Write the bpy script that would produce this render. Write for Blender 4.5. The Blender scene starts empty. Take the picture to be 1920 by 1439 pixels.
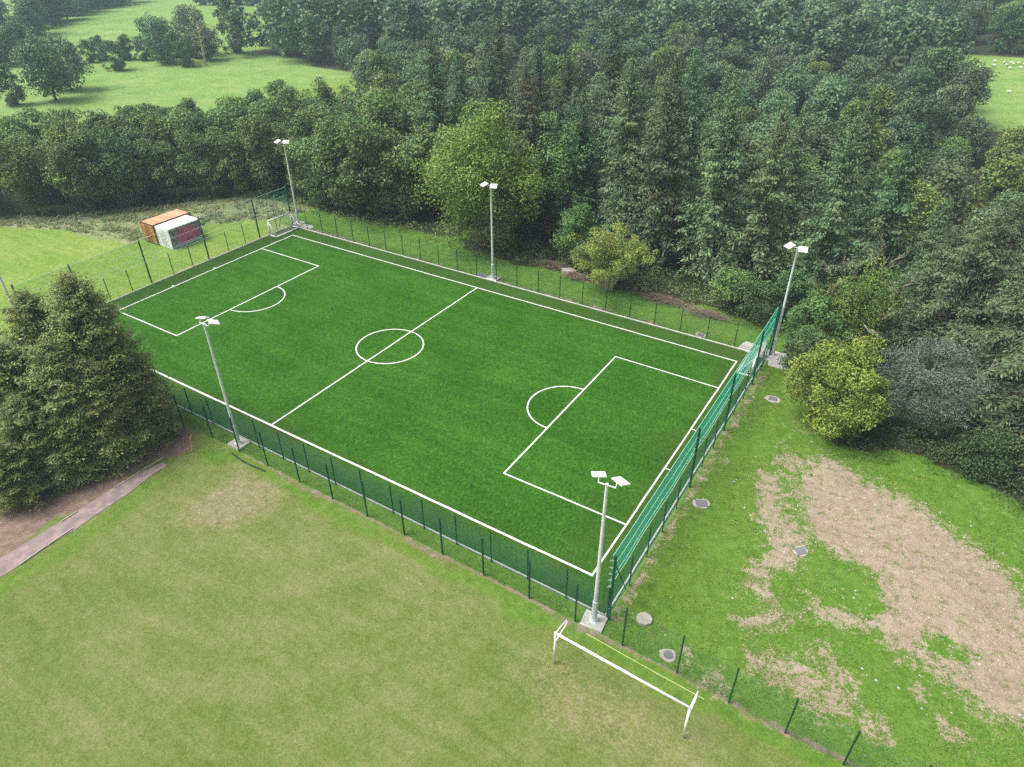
import bpy, math, random
import numpy as np
from mathutils import Vector, Matrix, Euler
R = math.radians
PI = math.pi
sc = bpy.context.scene
C = sc.collection

# ------------------------------------------------------------------ camera, sky, sun, exposure
F_PX, CAM = 1296.83, Vector((64.62, -25.24, 31.75))
yaw, pit, rol = 2.13734, 0.595154, -0.006258
fwd = Vector((math.cos(yaw) * math.cos(pit), math.sin(yaw) * math.cos(pit), -math.sin(pit)))
rgt = Vector((math.sin(yaw), -math.cos(yaw), 0)); up_ = rgt.cross(fwd)
r2 = rgt * math.cos(rol) + up_ * math.sin(rol); u2 = -rgt * math.sin(rol) + up_ * math.cos(rol)
cam_d = bpy.data.cameras.new('camera'); cam = bpy.data.objects.new('camera', cam_d); C.objects.link(cam)
cam_d.sensor_width = 36; cam_d.lens = F_PX * 36 / 1920; cam_d.clip_end = 3000; cam_d.clip_start = 0.5
M = Matrix((r2, u2, -fwd)).transposed().to_4x4(); M.translation = CAM; cam.matrix_world = M
sc.camera = cam

SUN_EL, SUN_AZ = R(58), R(215)          # high bright overcast; azimuth measured from +x towards +y
w = bpy.data.worlds.new('World'); sc.world = w; w.use_nodes = True
nt = w.node_tree; bg = nt.nodes['Background']
sky = nt.nodes.new('ShaderNodeTexSky'); sky.sky_type = 'NISHITA'; sky.sun_disc = False
sky.sun_elevation = SUN_EL; sky.sun_rotation = PI / 2 - SUN_AZ
sky.dust_density = 6; sky.ozone_density = 0.6; sky.air_density = 1.0
hsv = nt.nodes.new('ShaderNodeHueSaturation'); hsv.inputs['Saturation'].default_value = 0.35
nt.links.new(sky.outputs[0], hsv.inputs['Color']); nt.links.new(hsv.outputs[0], bg.inputs['Color'])
bg.inputs['Strength'].default_value = 0.105
sd = bpy.data.lights.new('sun', 'SUN'); sd.energy = 2.1; sd.angle = R(30); sd.color = (1.0, .972, .93)
so = bpy.data.objects.new('sun', sd); C.objects.link(so)
sv = Vector((math.cos(SUN_AZ) * math.cos(SUN_EL), math.sin(SUN_AZ) * math.cos(SUN_EL), math.sin(SUN_EL)))
so.rotation_euler = sv.to_track_quat('Z', 'Y').to_euler(); so.location = (30, -60, 90)
sc.view_settings.view_transform = 'Standard'; sc.view_settings.look = 'None'
sc.view_settings.exposure = 0.72; sc.view_settings.gamma = 1; sc.view_settings.use_curve_mapping = False
sc.render.engine = 'CYCLES'
sc.cycles.max_bounces = 6; sc.cycles.diffuse_bounces = 3; sc.cycles.glossy_bounces = 1
sc.cycles.transmission_bounces = 3; sc.cycles.transparent_max_bounces = 8; sc.cycles.volume_bounces = 1
sc.cycles.use_denoising = False
try: sc.cycles.denoiser = 'OPENIMAGEDENOISE'
except Exception: pass

# ------------------------------------------------------------------ helpers
def tag(o, label=None, cat=None, group=None, kind=None):
    if label: o['label'] = label
    if cat: o['category'] = cat
    if group: o['group'] = group
    if kind: o['kind'] = kind
    return o
def thing(name, label, cat, loc=(0, 0, 0), rz=0, group=None):
    o = bpy.data.objects.new(name, None); C.objects.link(o); o.location = loc; o.rotation_euler = (0, 0, rz)
    o.empty_display_size = .3
    return tag(o, label, cat, group)
def link(name, me, parent=None, loc=(0, 0, 0), rot=(0, 0, 0), scale=(1, 1, 1)):
    o = bpy.data.objects.new(name, me); C.objects.link(o); o.parent = parent
    o.location = loc; o.rotation_euler = rot; o.scale = scale
    return o
class MB:
    """collects simple solids into one mesh"""
    def __init__(s): s.v = []; s.f = []
    def add(s, vs, fs):
        n = len(s.v); s.v += [tuple(v) for v in vs]; s.f += [tuple(i + n for i in f) for f in fs]
    def box(s, c, d, rz=0, rot=None):
        hx, hy, hz = d[0] / 2, d[1] / 2, d[2] / 2
        m = (rot if rot is not None else Matrix.Rotation(rz, 3, 'Z'))
        vs = [Vector(c) + m @ Vector((x * hx, y * hy, z * hz)) for z in (-1, 1) for x, y in ((-1, -1), (1, -1), (1, 1), (-1, 1))]
        s.add(vs, [(3, 2, 1, 0), (4, 5, 6, 7), (0, 1, 5, 4), (1, 2, 6, 5), (2, 3, 7, 6), (3, 0, 4, 7)])
    def tube(s, pts, rad, n=6, cap=True):
        pts = [Vector(p) for p in pts]
        if not hasattr(rad, '__len__'): rad = [rad] * len(pts)
        rings = []; side = None
        for i, p in enumerate(pts):
            d = (pts[min(i + 1, len(pts) - 1)] - pts[max(i - 1, 0)]).normalized()
            if side is None:
                side = d.orthogonal().normalized()
            side = (side - d * side.dot(d)).normalized(); b = d.cross(side)
            rings.append([p + (side * math.cos(2 * PI * k / n) + b * math.sin(2 * PI * k / n)) * rad[i] for k in range(n)])
        vs = [v for r in rings for v in r]; fs = []
        for i in range(len(pts) - 1):
            for k in range(n):
                a = i * n + k; b_ = i * n + (k + 1) % n
                fs.append((a, b_, b_ + n, a + n))
        if cap: fs += [tuple(range(n))[::-1], tuple((len(pts) - 1) * n + k for k in range(n))]
        s.add(vs, fs)
    def mesh(s, name, mat, smooth=False):
        me = bpy.data.meshes.new(name); me.from_pydata(s.v, [], s.f); me.materials.append(mat)
        if smooth: me.polygons.foreach_set('use_smooth', [True] * len(me.polygons))
        return me
    def obj(s, name, mat, parent=None, smooth=False, loc=(0, 0, 0)):
        return link(name, s.mesh(name, mat, smooth), parent, loc)

# numpy value noise (fbm)
def vnoise(x, y, seed=0):
    xi = np.floor(x).astype(np.int64); yi = np.floor(y).astype(np.int64); fx = x - xi; fy = y - yi
    fx = fx * fx * (3 - 2 * fx); fy = fy * fy * (3 - 2 * fy)
    def h(a, b):
        n = (a * 374761393 + b * 668265263 + seed * 974634777) & 0xffffffff
        n = ((n ^ (n >> 13)) * 1274126177) & 0xffffffff
        return ((n ^ (n >> 16)) & 0xffff) / 65535.0
    return (h(xi, yi) * (1 - fx) + h(xi + 1, yi) * fx) * (1 - fy) + (h(xi, yi + 1) * (1 - fx) + h(xi + 1, yi + 1) * fx) * fy
def fbm(x, y, seed=0, o=4):
    s = 0; a = .5; t = 0
    for k in range(o): s = s + a * vnoise(x * 2 ** k, y * 2 ** k, seed + k * 17); t += a; a *= .5
    return s / t
def sstep(a, b, x):
    t = np.clip((x - a) / (b - a), 0, 1); return t * t * (3 - 2 * t)
def sdf(poly, x, y):
    """signed distance, positive inside"""
    p = np.array(poly, float); q = np.roll(p, -1, 0); d = np.full(x.shape, 1e9); ins = np.zeros(x.shape, bool)
    for (ax, ay), (bx, by) in zip(p, q):
        ex, ey = bx - ax, by - ay; t = np.clip(((x - ax) * ex + (y - ay) * ey) / (ex * ex + ey * ey + 1e-12), 0, 1)
        d = np.minimum(d, np.hypot(x - ax - t * ex, y - ay - t * ey))
        c = (ay > y) != (by > y)
        with np.errstate(divide='ignore', invalid='ignore'):
            ins ^= c & (x < (bx - ax) * (y - ay) / (by - ay if by != ay else 1e-9) + ax)
    return np.where(ins, d, -d)

# ------------------------------------------------------------------ materials
def nodes(m):
    m.use_nodes = True; n = m.node_tree; b = n.nodes['Principled BSDF']; return n, b
def N(n, t, **k):
    o = n.nodes.new(t)
    for a, v in k.items():
        if a in o.bl_rna.properties: setattr(o, a, v)
        else: o.inputs[a].default_value = v
    return o
def plain(name, col, rough=.5, metal=0, var=.12, scale=6., bump=0.0, spec=.4):
    m = bpy.data.materials.new(name); n, b = nodes(m)
    b.inputs['Roughness'].default_value = rough; b.inputs['Metallic'].default_value = metal
    b.inputs['Specular IOR Level'].default_value = spec
    geo = N(n, 'ShaderNodeNewGeometry'); tx = N(n, 'ShaderNodeTexNoise', Scale=scale, Detail=5.)
    n.links.new(geo.outputs['Position'], tx.inputs['Vector'])
    mx = N(n, 'ShaderNodeMix', data_type='RGBA')
    mx.inputs[6].default_value = tuple(c * (1 - var) for c in col) + (1,)
    mx.inputs[7].default_value = tuple(min(1, c * (1 + var)) for c in col) + (1,)
    n.links.new(tx.outputs['Fac'], mx.inputs[0]); n.links.new(mx.outputs[2], b.inputs['Base Color'])
    if bump:
        bp = N(n, 'ShaderNodeBump', Strength=bump, Distance=.02); n.links.new(tx.outputs['Fac'], bp.inputs['Height']); n.links.new(bp.outputs[0], b.inputs['Normal'])
    return m
def leaf_mat(name, dark, light, accent=None, acc_amt=0.0, trans=.14, rough=.62, hue=.02, val=.35):
    m = bpy.data.materials.new(name); n, b = nodes(m)
    at = N(n, 'ShaderNodeAttribute', attribute_name='tint'); oi = N(n, 'ShaderNodeObjectInfo')
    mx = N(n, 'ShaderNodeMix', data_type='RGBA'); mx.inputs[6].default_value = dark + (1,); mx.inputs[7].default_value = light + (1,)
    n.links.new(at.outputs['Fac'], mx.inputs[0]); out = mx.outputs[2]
    if accent:
        geo = N(n, 'ShaderNodeNewGeometry'); tx = N(n, 'ShaderNodeTexNoise', Scale=.35, Detail=2.)
        n.links.new(geo.outputs['Position'], tx.inputs['Vector'])
        mr = N(n, 'ShaderNodeMapRange'); mr.inputs[1].default_value = .55; mr.inputs[2].default_value = .75; mr.inputs[3].default_value = 0; mr.inputs[4].default_value = acc_amt
        n.links.new(tx.outputs['Fac'], mr.inputs[0])
        m2 = N(n, 'ShaderNodeMix', data_type='RGBA'); m2.inputs[7].default_value = accent + (1,)
        n.links.new(mr.outputs[0], m2.inputs[0]); n.links.new(out, m2.inputs[6]); out = m2.outputs[2]
    hs = N(n, 'ShaderNodeHueSaturation')
    mh = N(n, 'ShaderNodeMapRange'); mh.inputs[3].default_value = .5 - hue; mh.inputs[4].default_value = .5 + hue
    mv = N(n, 'ShaderNodeMapRange'); mv.inputs[3].default_value = 1 - val; mv.inputs[4].default_value = 1 + val
    wn = N(n, 'ShaderNodeTexWhiteNoise', noise_dimensions='1D'); n.links.new(oi.outputs['Random'], wn.inputs['W'])
    n.links.new(oi.outputs['Random'], mh.inputs[0]); n.links.new(wn.outputs['Value'], mv.inputs[0])
    n.links.new(mh.outputs[0], hs.inputs['Hue']); n.links.new(mv.outputs[0], hs.inputs['Value']); n.links.new(out, hs.inputs['Color'])
    b.inputs['Roughness'].default_value = rough; b.inputs['Specular IOR Level'].default_value = .35
    n.links.new(hs.outputs[0], b.inputs['Base Color'])
    tr = N(n, 'ShaderNodeBsdfTranslucent'); n.links.new(hs.outputs[0], tr.inputs['Color'])
    ms = N(n, 'ShaderNodeMixShader'); ms.inputs[0].default_value = trans
    o = n.nodes['Material Output']; n.links.new(b.outputs[0], ms.inputs[1]); n.links.new(tr.outputs[0], ms.inputs[2]); n.links.new(ms.outputs[0], o.inputs['Surface'])
    return m

L_spruce = leaf_mat('spruce_needles', (.040, .076, .038), (.205, .335, .150), (.24, .18, .10), .45, hue=.03, val=.38)
L_sprucey = leaf_mat('spruce_needles_yellow_green', (.070, .105, .028), (.360, .450, .150), (.26, .20, .10), .4, hue=.015, val=.12)
L_grey = leaf_mat('spruce_needles_grey', (.065, .088, .050), (.230, .330, .155), (.16, .13, .09), .5, hue=.015, val=.15)
L_plant = leaf_mat('plantation_leaves', (.045, .095, .026), (.260, .420, .130), (.16, .17, .06), .5, hue=.02, val=.28)
L_ash = leaf_mat('ash_leaves', (.075, .155, .022), (.350, .520, .105), hue=.01, val=.1)
L_yel = leaf_mat('yellow_green_leaves', (.060, .115, .018), (.390, .500, .090), hue=.01, val=.1)
L_hazel = leaf_mat('hazel_leaves', (.095, .150, .028), (.400, .490, .100), (.22, .15, .05), .3, hue=.01, val=.1)
L_willow = leaf_mat('willow_leaves', (.085, .118, .092), (.250, .310, .230), hue=.01, val=.1)
L_ivy = leaf_mat('ivy_leaves', (.080, .180, .028), (.380, .580, .120), hue=.01, val=.1)
L_dark = leaf_mat('dark_bush_leaves', (.034, .074, .030), (.150, .260, .092), hue=.02, val=.2)
L_far = leaf_mat('far_broadleaf_leaves', (.050, .088, .042), (.230, .355, .160), (.22, .19, .08), .35, hue=.03, val=.38)
L_under = leaf_mat('bramble_leaves', (.028, .060, .022), (.100, .170, .060), (.13, .15, .05), .3, hue=.01, val=.05)
L_grass = leaf_mat(trans=.4, name='grass_blades', dark=(.130, .240, .030), light=(.270, .380, .080), accent=(.30, .29, .12), acc_amt=.5, hue=.01, val=.05)
L_rough = leaf_mat(trans=.4, name='dry_grass_blades', dark=(.220, .270, .110), light=(.480, .480, .300), accent=(.14, .26, .05), acc_amt=.95, hue=.01, val=.05)
BARK = plain('bark', (.085, .068, .052), .9, var=.35, scale=9, bump=.4, spec=.1)
BARKP = plain('pale_bare_wood', (.46, .43, .30), .85, var=.35, scale=5, bump=.3, spec=.1)
WHITE = plain('white_powder_coat', (.82, .83, .82), .35, var=.03)
WHITEF = plain('white_lamp_housing', (.86, .87, .88), .35, var=.02)
GALV = plain('galvanised_steel', (.74, .79, .81), .45, metal=.12, var=.12, scale=14)
GREEN = plain('green_powder_coat', (.008, .065, .042), .4, var=.15)
WIRE = plain('green_coated_wire', (.018, .150, .100), .4, var=.12)
NET = plain('green_net_cord', (.006, .30, .19), .7, var=.1, spec=.2)
ROPE = plain('pale_green_rope', (.55, .72, .66), .8, var=.1, spec=.1)
NETW = plain('white_net_cord', (.6, .62, .6), .8, var=.1, spec=.1)
CONC = plain('pale_concrete', (.52, .50, .46), .9, var=.22, scale=5, bump=.4, spec=.2)
KERB = plain('kerb_concrete', (.60, .59, .56), .85, var=.18, scale=3, bump=.3, spec=.2)
PAINT = plain('white_turf_line', (.80, .81, .78), .8, var=.10, scale=22, spec=.15)
IRON = plain('grey_cover', (.17, .18, .20), .6, var=.2, scale=8, bump=.3)
STONE = plain('pale_stone', (.42, .38, .34), .9, var=.3, scale=4, bump=.6, spec=.2)
TWIG = plain('dead_twigs', (.20, .155, .115), .95, var=.4, scale=2, spec=.1)
SHEEP = plain('fleece', (.78, .76, .68), .95, var=.06, spec=.1)
ORANGE = plain('orange_plastic', (.60, .26, .14), .5, var=.1)
YLINE = plain('yellow_green_line_paint', (.38, .47, .16), .9, var=.3, scale=9, spec=.1)

# ------------------------------------------------------------------ terrain
def T(x, y):
    x = np.asarray(x, float); y = np.asarray(y, float)
    z = np.zeros(np.broadcast(x, y).shape)
    # bank that falls away at the right of the bare soil
    d = (y - 20.5) * .93 + (x - 70) * .38
    z = z - 3.6 * sstep(0, 13, d) * sstep(58, 68, x) * sstep(200, 120, y)
    # the wood stands a little lower behind the far fence
    z = z - 3.2 * sstep(35, 62, y) * sstep(-2, 30, x) * sstep(240, 120, y)
    # gentle heaps in the soil
    z = z + .35 * sstep(0, 4, sdf(SOIL, x, y)) * (fbm(x * .25, y * .25, 5) - .3)
    # rolling far fields
    far = sstep(140, 260, np.hypot(x - 30, y))
    z = z + far * (fbm(x * .008, y * .008, 9, 2) - .5) * 9
    z = z + 4.5 * np.exp(-(((x + 190) / 60) ** 2 + ((y - 135) / 55) ** 2))
    flat = (x > -60) & (x < 57.5) & (y > -60) & (y < 33)
    z = np.where(flat, 0, z)
    rough = sstep(0, 3, np.abs(y - 13.5) - 17) + sstep(57, 60, x)
    z = z + np.where((x > -60) & (x < 120) & (y < 80) & (y > -40), np.clip(rough, 0, 1) * (fbm(x * .5, y * .5, 3, 3) - .5) * .16 * sstep(-5.5, -3.5, y), 0)
    return z - .06
SOIL = [(61.8, 16.5), (63.0, 18.4), (65.1, 17.8), (67.2, 17.0), (69.8, 16.5), (72.7, 14.0), (75.6, 11.8), (79, 6), (77, 2), (74.0, 2.9), (72.2, 2.7),
        (70.1, 3.9), (68.5, 4.7), (66.5, 3.9), (64.7, 4.4), (66.8, 6.6), (68.2, 8.4), (66.4, 8.6), (64.0, 10.1), (62.3, 13.0)]
SOIL_B = [(60.1, 14.9), (61.3, 15.3), (62.3, 11.1), (63.9, 9.5), (64.2, 6.8), (62.6, 3.6), (61.6, 3.9), (62.0, 6.1), (60.8, 10.9)]
PLANT_POLY = [(-60, -2), (-46, 4), (-37, 12), (-30, 16.5), (-24, 24), (-16, 34.5), (-4, 35.5), (6, 36.5), (17, 37.5), (16, 44), (3, 54), (-8, 63), (-24, 62), (-38, 41), (-46, 21), (-70, 2)]
SPRUCE_POLY = [(16, 43), (27, 41.5), (36, 40.5), (46, 40), (54, 41), (60, 42), (66, 42), (70, 36), (76, 31), (96, 34), (96, 52), (70, 56), (50, 57), (42, 64), (28, 66), (14, 62), (1, 60), (3, 50)]
FARWOOD_POLY = [(-111, 110), (-98, 113), (-88, 109), (-72, 106), (-57, 103), (-46, 93), (-26, 68), (-5, 66), (3, 62), (40, 69), (75, 60), (110, 55), (130, 90), (100, 140), (76, 150), (66, 158), (57, 172), (50, 190), (56, 213), (90, 208),
                (150, 220), (180, 470), (-90, 470), (-190, 330), (-235, 250), (-215, 200), (-190, 213), (-165, 190)]

# ------------------------------------------------------------------ ground sheet
def axis(lo, a, b, hi, step, grow=1.09, mx=7.0):
    out = list(np.arange(a, b, step)); s = step; v = a; left = []
    while v > lo: s = min(s * grow, mx); v -= s; left.append(v)
    s = step; v = out[-1]; right = []
    while v < hi: s = min(s * grow, mx); v += s; right.append(v)
    return np.array(left[::-1] + out + right)
xs = axis(-620, -16, 80, 420, .36); ys = axis(-110, -30, 42, 760, .36)
X, Y = np.meshgrid(xs, ys); Z = T(X, Y); nx, ny = len(xs), len(ys)
me = bpy.data.meshes.new('ground')
me.vertices.add(nx * ny); me.vertices.foreach_set('co', np.stack([X, Y, Z], -1).ravel())
i = np.arange(nx * ny).reshape(ny, nx); q = np.stack([i[:-1, :-1], i[:-1, 1:], i[1:, 1:], i[1:, :-1]], -1).reshape(-1, 4)
me.loops.add(q.size); me.loops.foreach_set('vertex_index', q.ravel())
me.polygons.add(len(q)); me.polygons.foreach_set('loop_start', np.arange(len(q)) * 4); me.polygons.foreach_set('loop_total', np.full(len(q), 4))
me.update(); me.polygons.foreach_set('use_smooth', [True] * len(q))
wx = X + (fbm(X * .35, Y * .35, 31) - .5) * 2.4; wy = Y + (fbm(X * .35, Y * .35, 57) - .5) * 2.4
soil = sstep(-1.6, 2.0, sdf(SOIL, wx, wy)) ; soil = np.maximum(soil, .80 * sstep(-1.0, 1.0, sdf(SOIL_B, wx, wy)))
for (ax, ay, rr, a) in [(67, 6.8, 1.6, -1), (71.9, 5.7, 1.5, -.8), (64.6, -.4, 1.5, .62), (66.8, -1.2, 1.9, .62), (69.4, -1.6, 1.2, .55), (62.6, 1.5, 1.2, .55), (58.0, 14.5, .9, .4),
                        (72.6, .6, 1.0, .62), (70.9, 1.6, .9, .5), (66.0, 1.6, 1.3, .5), (60.7, 17.8, .6, .6), (61.2, 16.4, .6, .6), (64.6, 12.4, 1.5, .2), (63.4, 3, 1.3, .5), (67.4, 1.0, 1.2, .45), (60.6, -2.4, 1.0, .5), (63.0, -2.9, 1.2, .5)]:
    soil = soil + a * sstep(rr * 1.25, rr * .3, np.hypot(wx - ax, wy - ay))
soil = np.clip(soil, 0, 1)
# bare worn strips along kerbs and the outer fence
strip_ = .60 * sstep(.42, .10, np.abs(Y + 3.42 + .12 * np.sin(X * .6))) * sstep(26, 29, X)
soil = np.maximum(soil, .50 * sstep(.60, .10, np.abs(X - 56.45)) * sstep(-2.5, -2, Y) * sstep(28, 27, Y))
soil = np.maximum(soil, .60 * sstep(.60, .10, np.abs(Y - 29.95)) * sstep(-3, -2, X) * sstep(54, 53, X) * sstep(.35, .6, fbm(X * .4, Y * 0, 77)))
soil = np.maximum(soil, .55 * sstep(.60, .10, np.abs(X + 2.75)) * sstep(-3, -2, Y) * sstep(29, 28, Y) * sstep(.4, .6, fbm(X * 0, Y * .4, 78)))
litter = sstep(-.8, .6, sdf([(-2, -24), (23.2, -26), (23.2, -11), (23.0, -7.6), (24.0, -5.9), (24.3, -5.0), (22.5, -4.3), (19, -4.2), (8, -4.3), (0, -6)], wx, wy))
litter = np.maximum(litter, sstep(1.3, .3, np.abs(Y - 35.3 + .6 * np.sin(X * .4))) * sstep(16, 22, X) * sstep(56, 52, X) * .42 * (.5 + .9 * fbm(X * .5, Y * .5, 91)))
litter = np.maximum(litter, strip_)
litter = np.maximum(litter, sstep(-.3, 1, sdf([(58.5, 20), (62.8, 18.4), (63.5, 19.5), (60.5, 24)], wx, wy)) * .40)
lawn = sstep(.25, -.25, Y + 3.4) * sstep(-60, -40, X)
lush = np.maximum(sstep(-.2, .2, Y + 3.4) * sstep(.2, -.2, Y + 1.9) * (X > 15), sstep(55.9, 56.2, X) * sstep(-3.6, -3.2, Y) * sstep(110, 90, X) * sstep(50, 30, Y))
lush = np.maximum(lush, sstep(29.2, 29.5, Y) * sstep(46, 36, Y) * sstep(-6, -3, X))
lush = np.maximum(lush, lawn * .75 * sstep(1.1, .1, np.abs(wy + 4.1)) * sstep(22, 26, X))
lush = np.maximum(lush, lawn * .62 * sstep(2.0, .1, np.abs(wx - 25.8)) * sstep(-5.5, -9, Y))
lush = np.maximum(lush, lawn * .8 * sstep(2.6, .6, np.hypot(wx - 27.0, (wy + 4.4) * 1.6)))
mown = sstep(-2.2, -2.5, X) * sstep(-6, -3.3, Y) * sstep(-75, -50, X)
roughp = sstep(-.8, .8, sdf([(-60, -8), (-45, 3), (-33.3, 10.2), (-29, 11.8), (-25.8, 13.4), (-19.7, 14.5), (-14, 15.6), (-13.3, 22), (-11.5, 25), (-8, 28.5), (-5.5, 32), (-5, 36), (-16, 36), (-26, 25), (-34, 18), (-60, 4)], wx, wy))
worn = lawn * np.clip(sstep(3.4, .6, np.hypot((wx - 31.2) * .8, wy + 6.6)) + .6 * sstep(2.2, .3, np.hypot(wx - 30.0, wy + 9)) + .55 * sstep(3, .2, np.hypot((X - 58) * .35, wy + 7.2)), 0, 1)
floor = np.zeros(X.shape)
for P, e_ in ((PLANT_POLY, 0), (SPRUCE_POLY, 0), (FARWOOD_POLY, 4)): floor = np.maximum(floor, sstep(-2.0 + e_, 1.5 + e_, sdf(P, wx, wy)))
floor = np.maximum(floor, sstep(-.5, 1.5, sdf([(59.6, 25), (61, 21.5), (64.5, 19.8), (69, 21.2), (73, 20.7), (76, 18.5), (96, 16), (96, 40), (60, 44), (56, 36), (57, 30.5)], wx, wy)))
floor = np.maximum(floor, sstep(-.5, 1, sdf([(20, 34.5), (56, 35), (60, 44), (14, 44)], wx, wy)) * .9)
roughp = roughp * (1 - floor)
def cattr(name, chans):
    a = me.color_attributes.new(name, 'FLOAT_COLOR', 'POINT'); a.data.foreach_set('color', np.stack([c.ravel() for c in chans], -1).astype(np.float32).ravel())
cattr('maskA', [soil, litter, lawn, lush]); cattr('maskB', [roughp, floor, mown, worn])

def ground_material():
    m = bpy.data.materials.new('ground_cover'); n, b = nodes(m); L = n.links
    A = N(n, 'ShaderNodeAttribute', attribute_name='maskA'); B = N(n, 'ShaderNodeAttribute', attribute_name='maskB')
    sa = N(n, 'ShaderNodeSeparateColor'); sb = N(n, 'ShaderNodeSeparateColor'); L.new(A.outputs['Color'], sa.inputs[0]); L.new(B.outputs['Color'], sb.inputs[0])
    geo = N(n, 'ShaderNodeNewGeometry'); P = geo.outputs['Position']
    def noise(s, d=5, r=.6, vec=None, dist=0.):
        t = N(n, 'ShaderNodeTexNoise', Scale=s, Detail=float(d), Roughness=r, Distortion=dist); L.new(vec or P, t.inputs['Vector']); return t.outputs['Fac']
    def ramp(f, stops):
        r = N(n, 'ShaderNodeValToRGB'); L.new(f, r.inputs[0]); e = r.color_ramp.elements
        while len(e) < len(stops): e.new(.5)
        for k, (p, c) in enumerate(stops): e[k].position = p; e[k].color = c + (1,)
        return r.outputs[0]
    def mth(op, a, b_=None, c=None):
        t = N(n, 'ShaderNodeMath', operation=op)
        for k, v in enumerate((a, b_, c)):
            if v is None: continue
            if isinstance(v, (int, float)): t.inputs[k].default_value = v
            else: L.new(v, t.inputs[k])
        return t.outputs[0]
    def mix(f, a, b_):
        t = N(n, 'ShaderNodeMix', data_type='RGBA')
        if isinstance(f, float): t.inputs[0].default_value = f
        else: L.new(f, t.inputs[0])
        L.new(a, t.inputs[6]); L.new(b_, t.inputs[7]); return t.outputs[2]
    def edge(mask, nz, k=1.1, lo=.38, hi=.62):
        v = mth('ADD', mask, mth('MULTIPLY', mth('SUBTRACT', nz, .5), k))
        r = N(n, 'ShaderNodeMapRange'); r.inputs[1].default_value = lo; r.inputs[2].default_value = hi; L.new(v, r.inputs[0])
        # nothing where the mask is zero
        g = N(n, 'ShaderNodeMapRange'); g.inputs[1].default_value = 0; g.inputs[2].default_value = .12; L.new(mask, g.inputs[0])
        return mth('MULTIPLY', r.outputs[0], g.outputs[0])
    fine = noise(9, 6, .7); mid = noise(1.6, 6, .65); big = noise(.14, 4, .6); vf = noise(34, 3, .7)
    huge = noise(.03, 4)
    def soft(f, k):   # compress a noise to 0.5 +- k
        return mth('MULTIPLY_ADD', mth('SUBTRACT', f, .5), k, .5)
    # pasture (default)
    past = ramp(mth('ADD', mth('MULTIPLY', big, .35), mth('ADD', mth('MULTIPLY', mid, .3), mth('MULTIPLY', noise(.4, 6, .7), .35))), [(.37, (.105, .22, .036)), (.48, (.165, .300, .058)), (.62, (.270, .37, .105))])
    past = mix(mth('MULTIPLY', huge, .45), past, ramp(big, [(.3, (.19, .27, .10)), (.7, (.24, .29, .12))]))
    # mown lawn: yellow green with dry arcs and patches
    st = N(n, 'ShaderNodeMapping'); st.inputs['Rotation'].default_value = (0, 0, R(62)); st.inputs['Scale'].default_value = (.28, 1.6, 1); L.new(P, st.inputs['Vector'])
    streak = noise(.75, 6, .68, st.outputs[0], .6)
    wv = N(n, 'ShaderNodeTexWave', Scale=.11, Distortion=2.2, Detail=2.); wv.inputs['Detail Scale'].default_value = .6; wv.rings_direction = 'Z'; wv.wave_type = 'RINGS'
    mp = N(n, 'ShaderNodeMapping'); mp.inputs['Location'].default_value = (-33, 3, 0); L.new(P, mp.inputs['Vector']); L.new(mp.outputs[0], wv.inputs['Vector'])
    lf = mth('ADD', mth('ADD', mth('MULTIPLY', streak, .20), mth('MULTIPLY', fine, .40)), mth('ADD', mth('MULTIPLY', mth('ADD', mid, big), .18), mth('MULTIPLY', wv.outputs['Fac'], .022)))
    lawn_c = ramp(lf, [(.37, (.076, .124, .020)), (.47, (.134, .176, .042)), (.55, (.192, .214, .078)), (.66, (.290, .275, .165))])
    worn_c = ramp(mth('ADD', mth('MULTIPLY', fine, .6), mth('MULTIPLY', mid, .4)), [(.38, (.12, .15, .04)), (.5, (.24, .21, .12)), (.6, (.33, .27, .19))])
    lush_c = ramp(mth('ADD', mth('MULTIPLY', mid, .5), mth('MULTIPLY', fine, .5)), [(.34, (.035, .100, .010)), (.50, (.085, .190, .020)), (.64, (.170, .255, .055))])
    lush_c = mix(mth('MULTIPLY', big, .5), lush_c, ramp(vf, [(.3, (.09, .17, .02)), (.7, (.19, .25, .05))]))
    rough_c = ramp(mth('ADD', mth('MULTIPLY', mid, .5), mth('MULTIPLY', fine, .5)), [(.40, (.12, .19, .045)), (.5, (.23, .26, .12)), (.62, (.38, .34, .24))])
    mown_c = ramp(mth('ADD', mth('MULTIPLY', streak, .35), mth('ADD', mth('MULTIPLY', mid, .35), mth('MULTIPLY', big, .3))), [(.36, (.110, .215, .028)), (.5, (.185, .285, .050)), (.64, (.270, .330, .095))])
    lit_c = ramp(mth('ADD', mth('MULTIPLY', mid, .4), mth('MULTIPLY', vf, .6)), [(.34, (.09, .062, .045)), (.5, (.210, .150, .115)), (.66, (.360, .280, .225))])
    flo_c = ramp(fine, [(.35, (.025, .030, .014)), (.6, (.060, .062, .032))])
    soil_c = ramp(mth('ADD', mth('MULTIPLY', mid, .35), mth('MULTIPLY', vf, .65)), [(.32, (.150, .115, .075)), (.46, (.290, .230, .160)), (.58, (.380, .315, .235)), (.74, (.56, .51, .43))])
    damp = N(n, 'ShaderNodeMapRange'); damp.inputs[1].default_value = .48; damp.inputs[2].default_value = .66; L.new(noise(.32, 6, .7), damp.inputs[0])
    soil_c = mix(mth('MULTIPLY', damp.outputs[0], .55), soil_c, ramp(fine, [(.3, (.17, .135, .09)), (.7, (.29, .235, .165))]))
    c = past
    c = mix(edge(sb.outputs[2], mid, .3), c, mown_c)
    c = mix(edge(sa.outputs[2], mid, .3), c, lawn_c)
    c = mix(mth('MULTIPLY', edge(B.outputs['Alpha'], fine, 1.5, .2, .9), .75), c, worn_c)
    c = mix(edge(A.outputs['Alpha'], fine, .9, .25, .8), c, lush_c)
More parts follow.
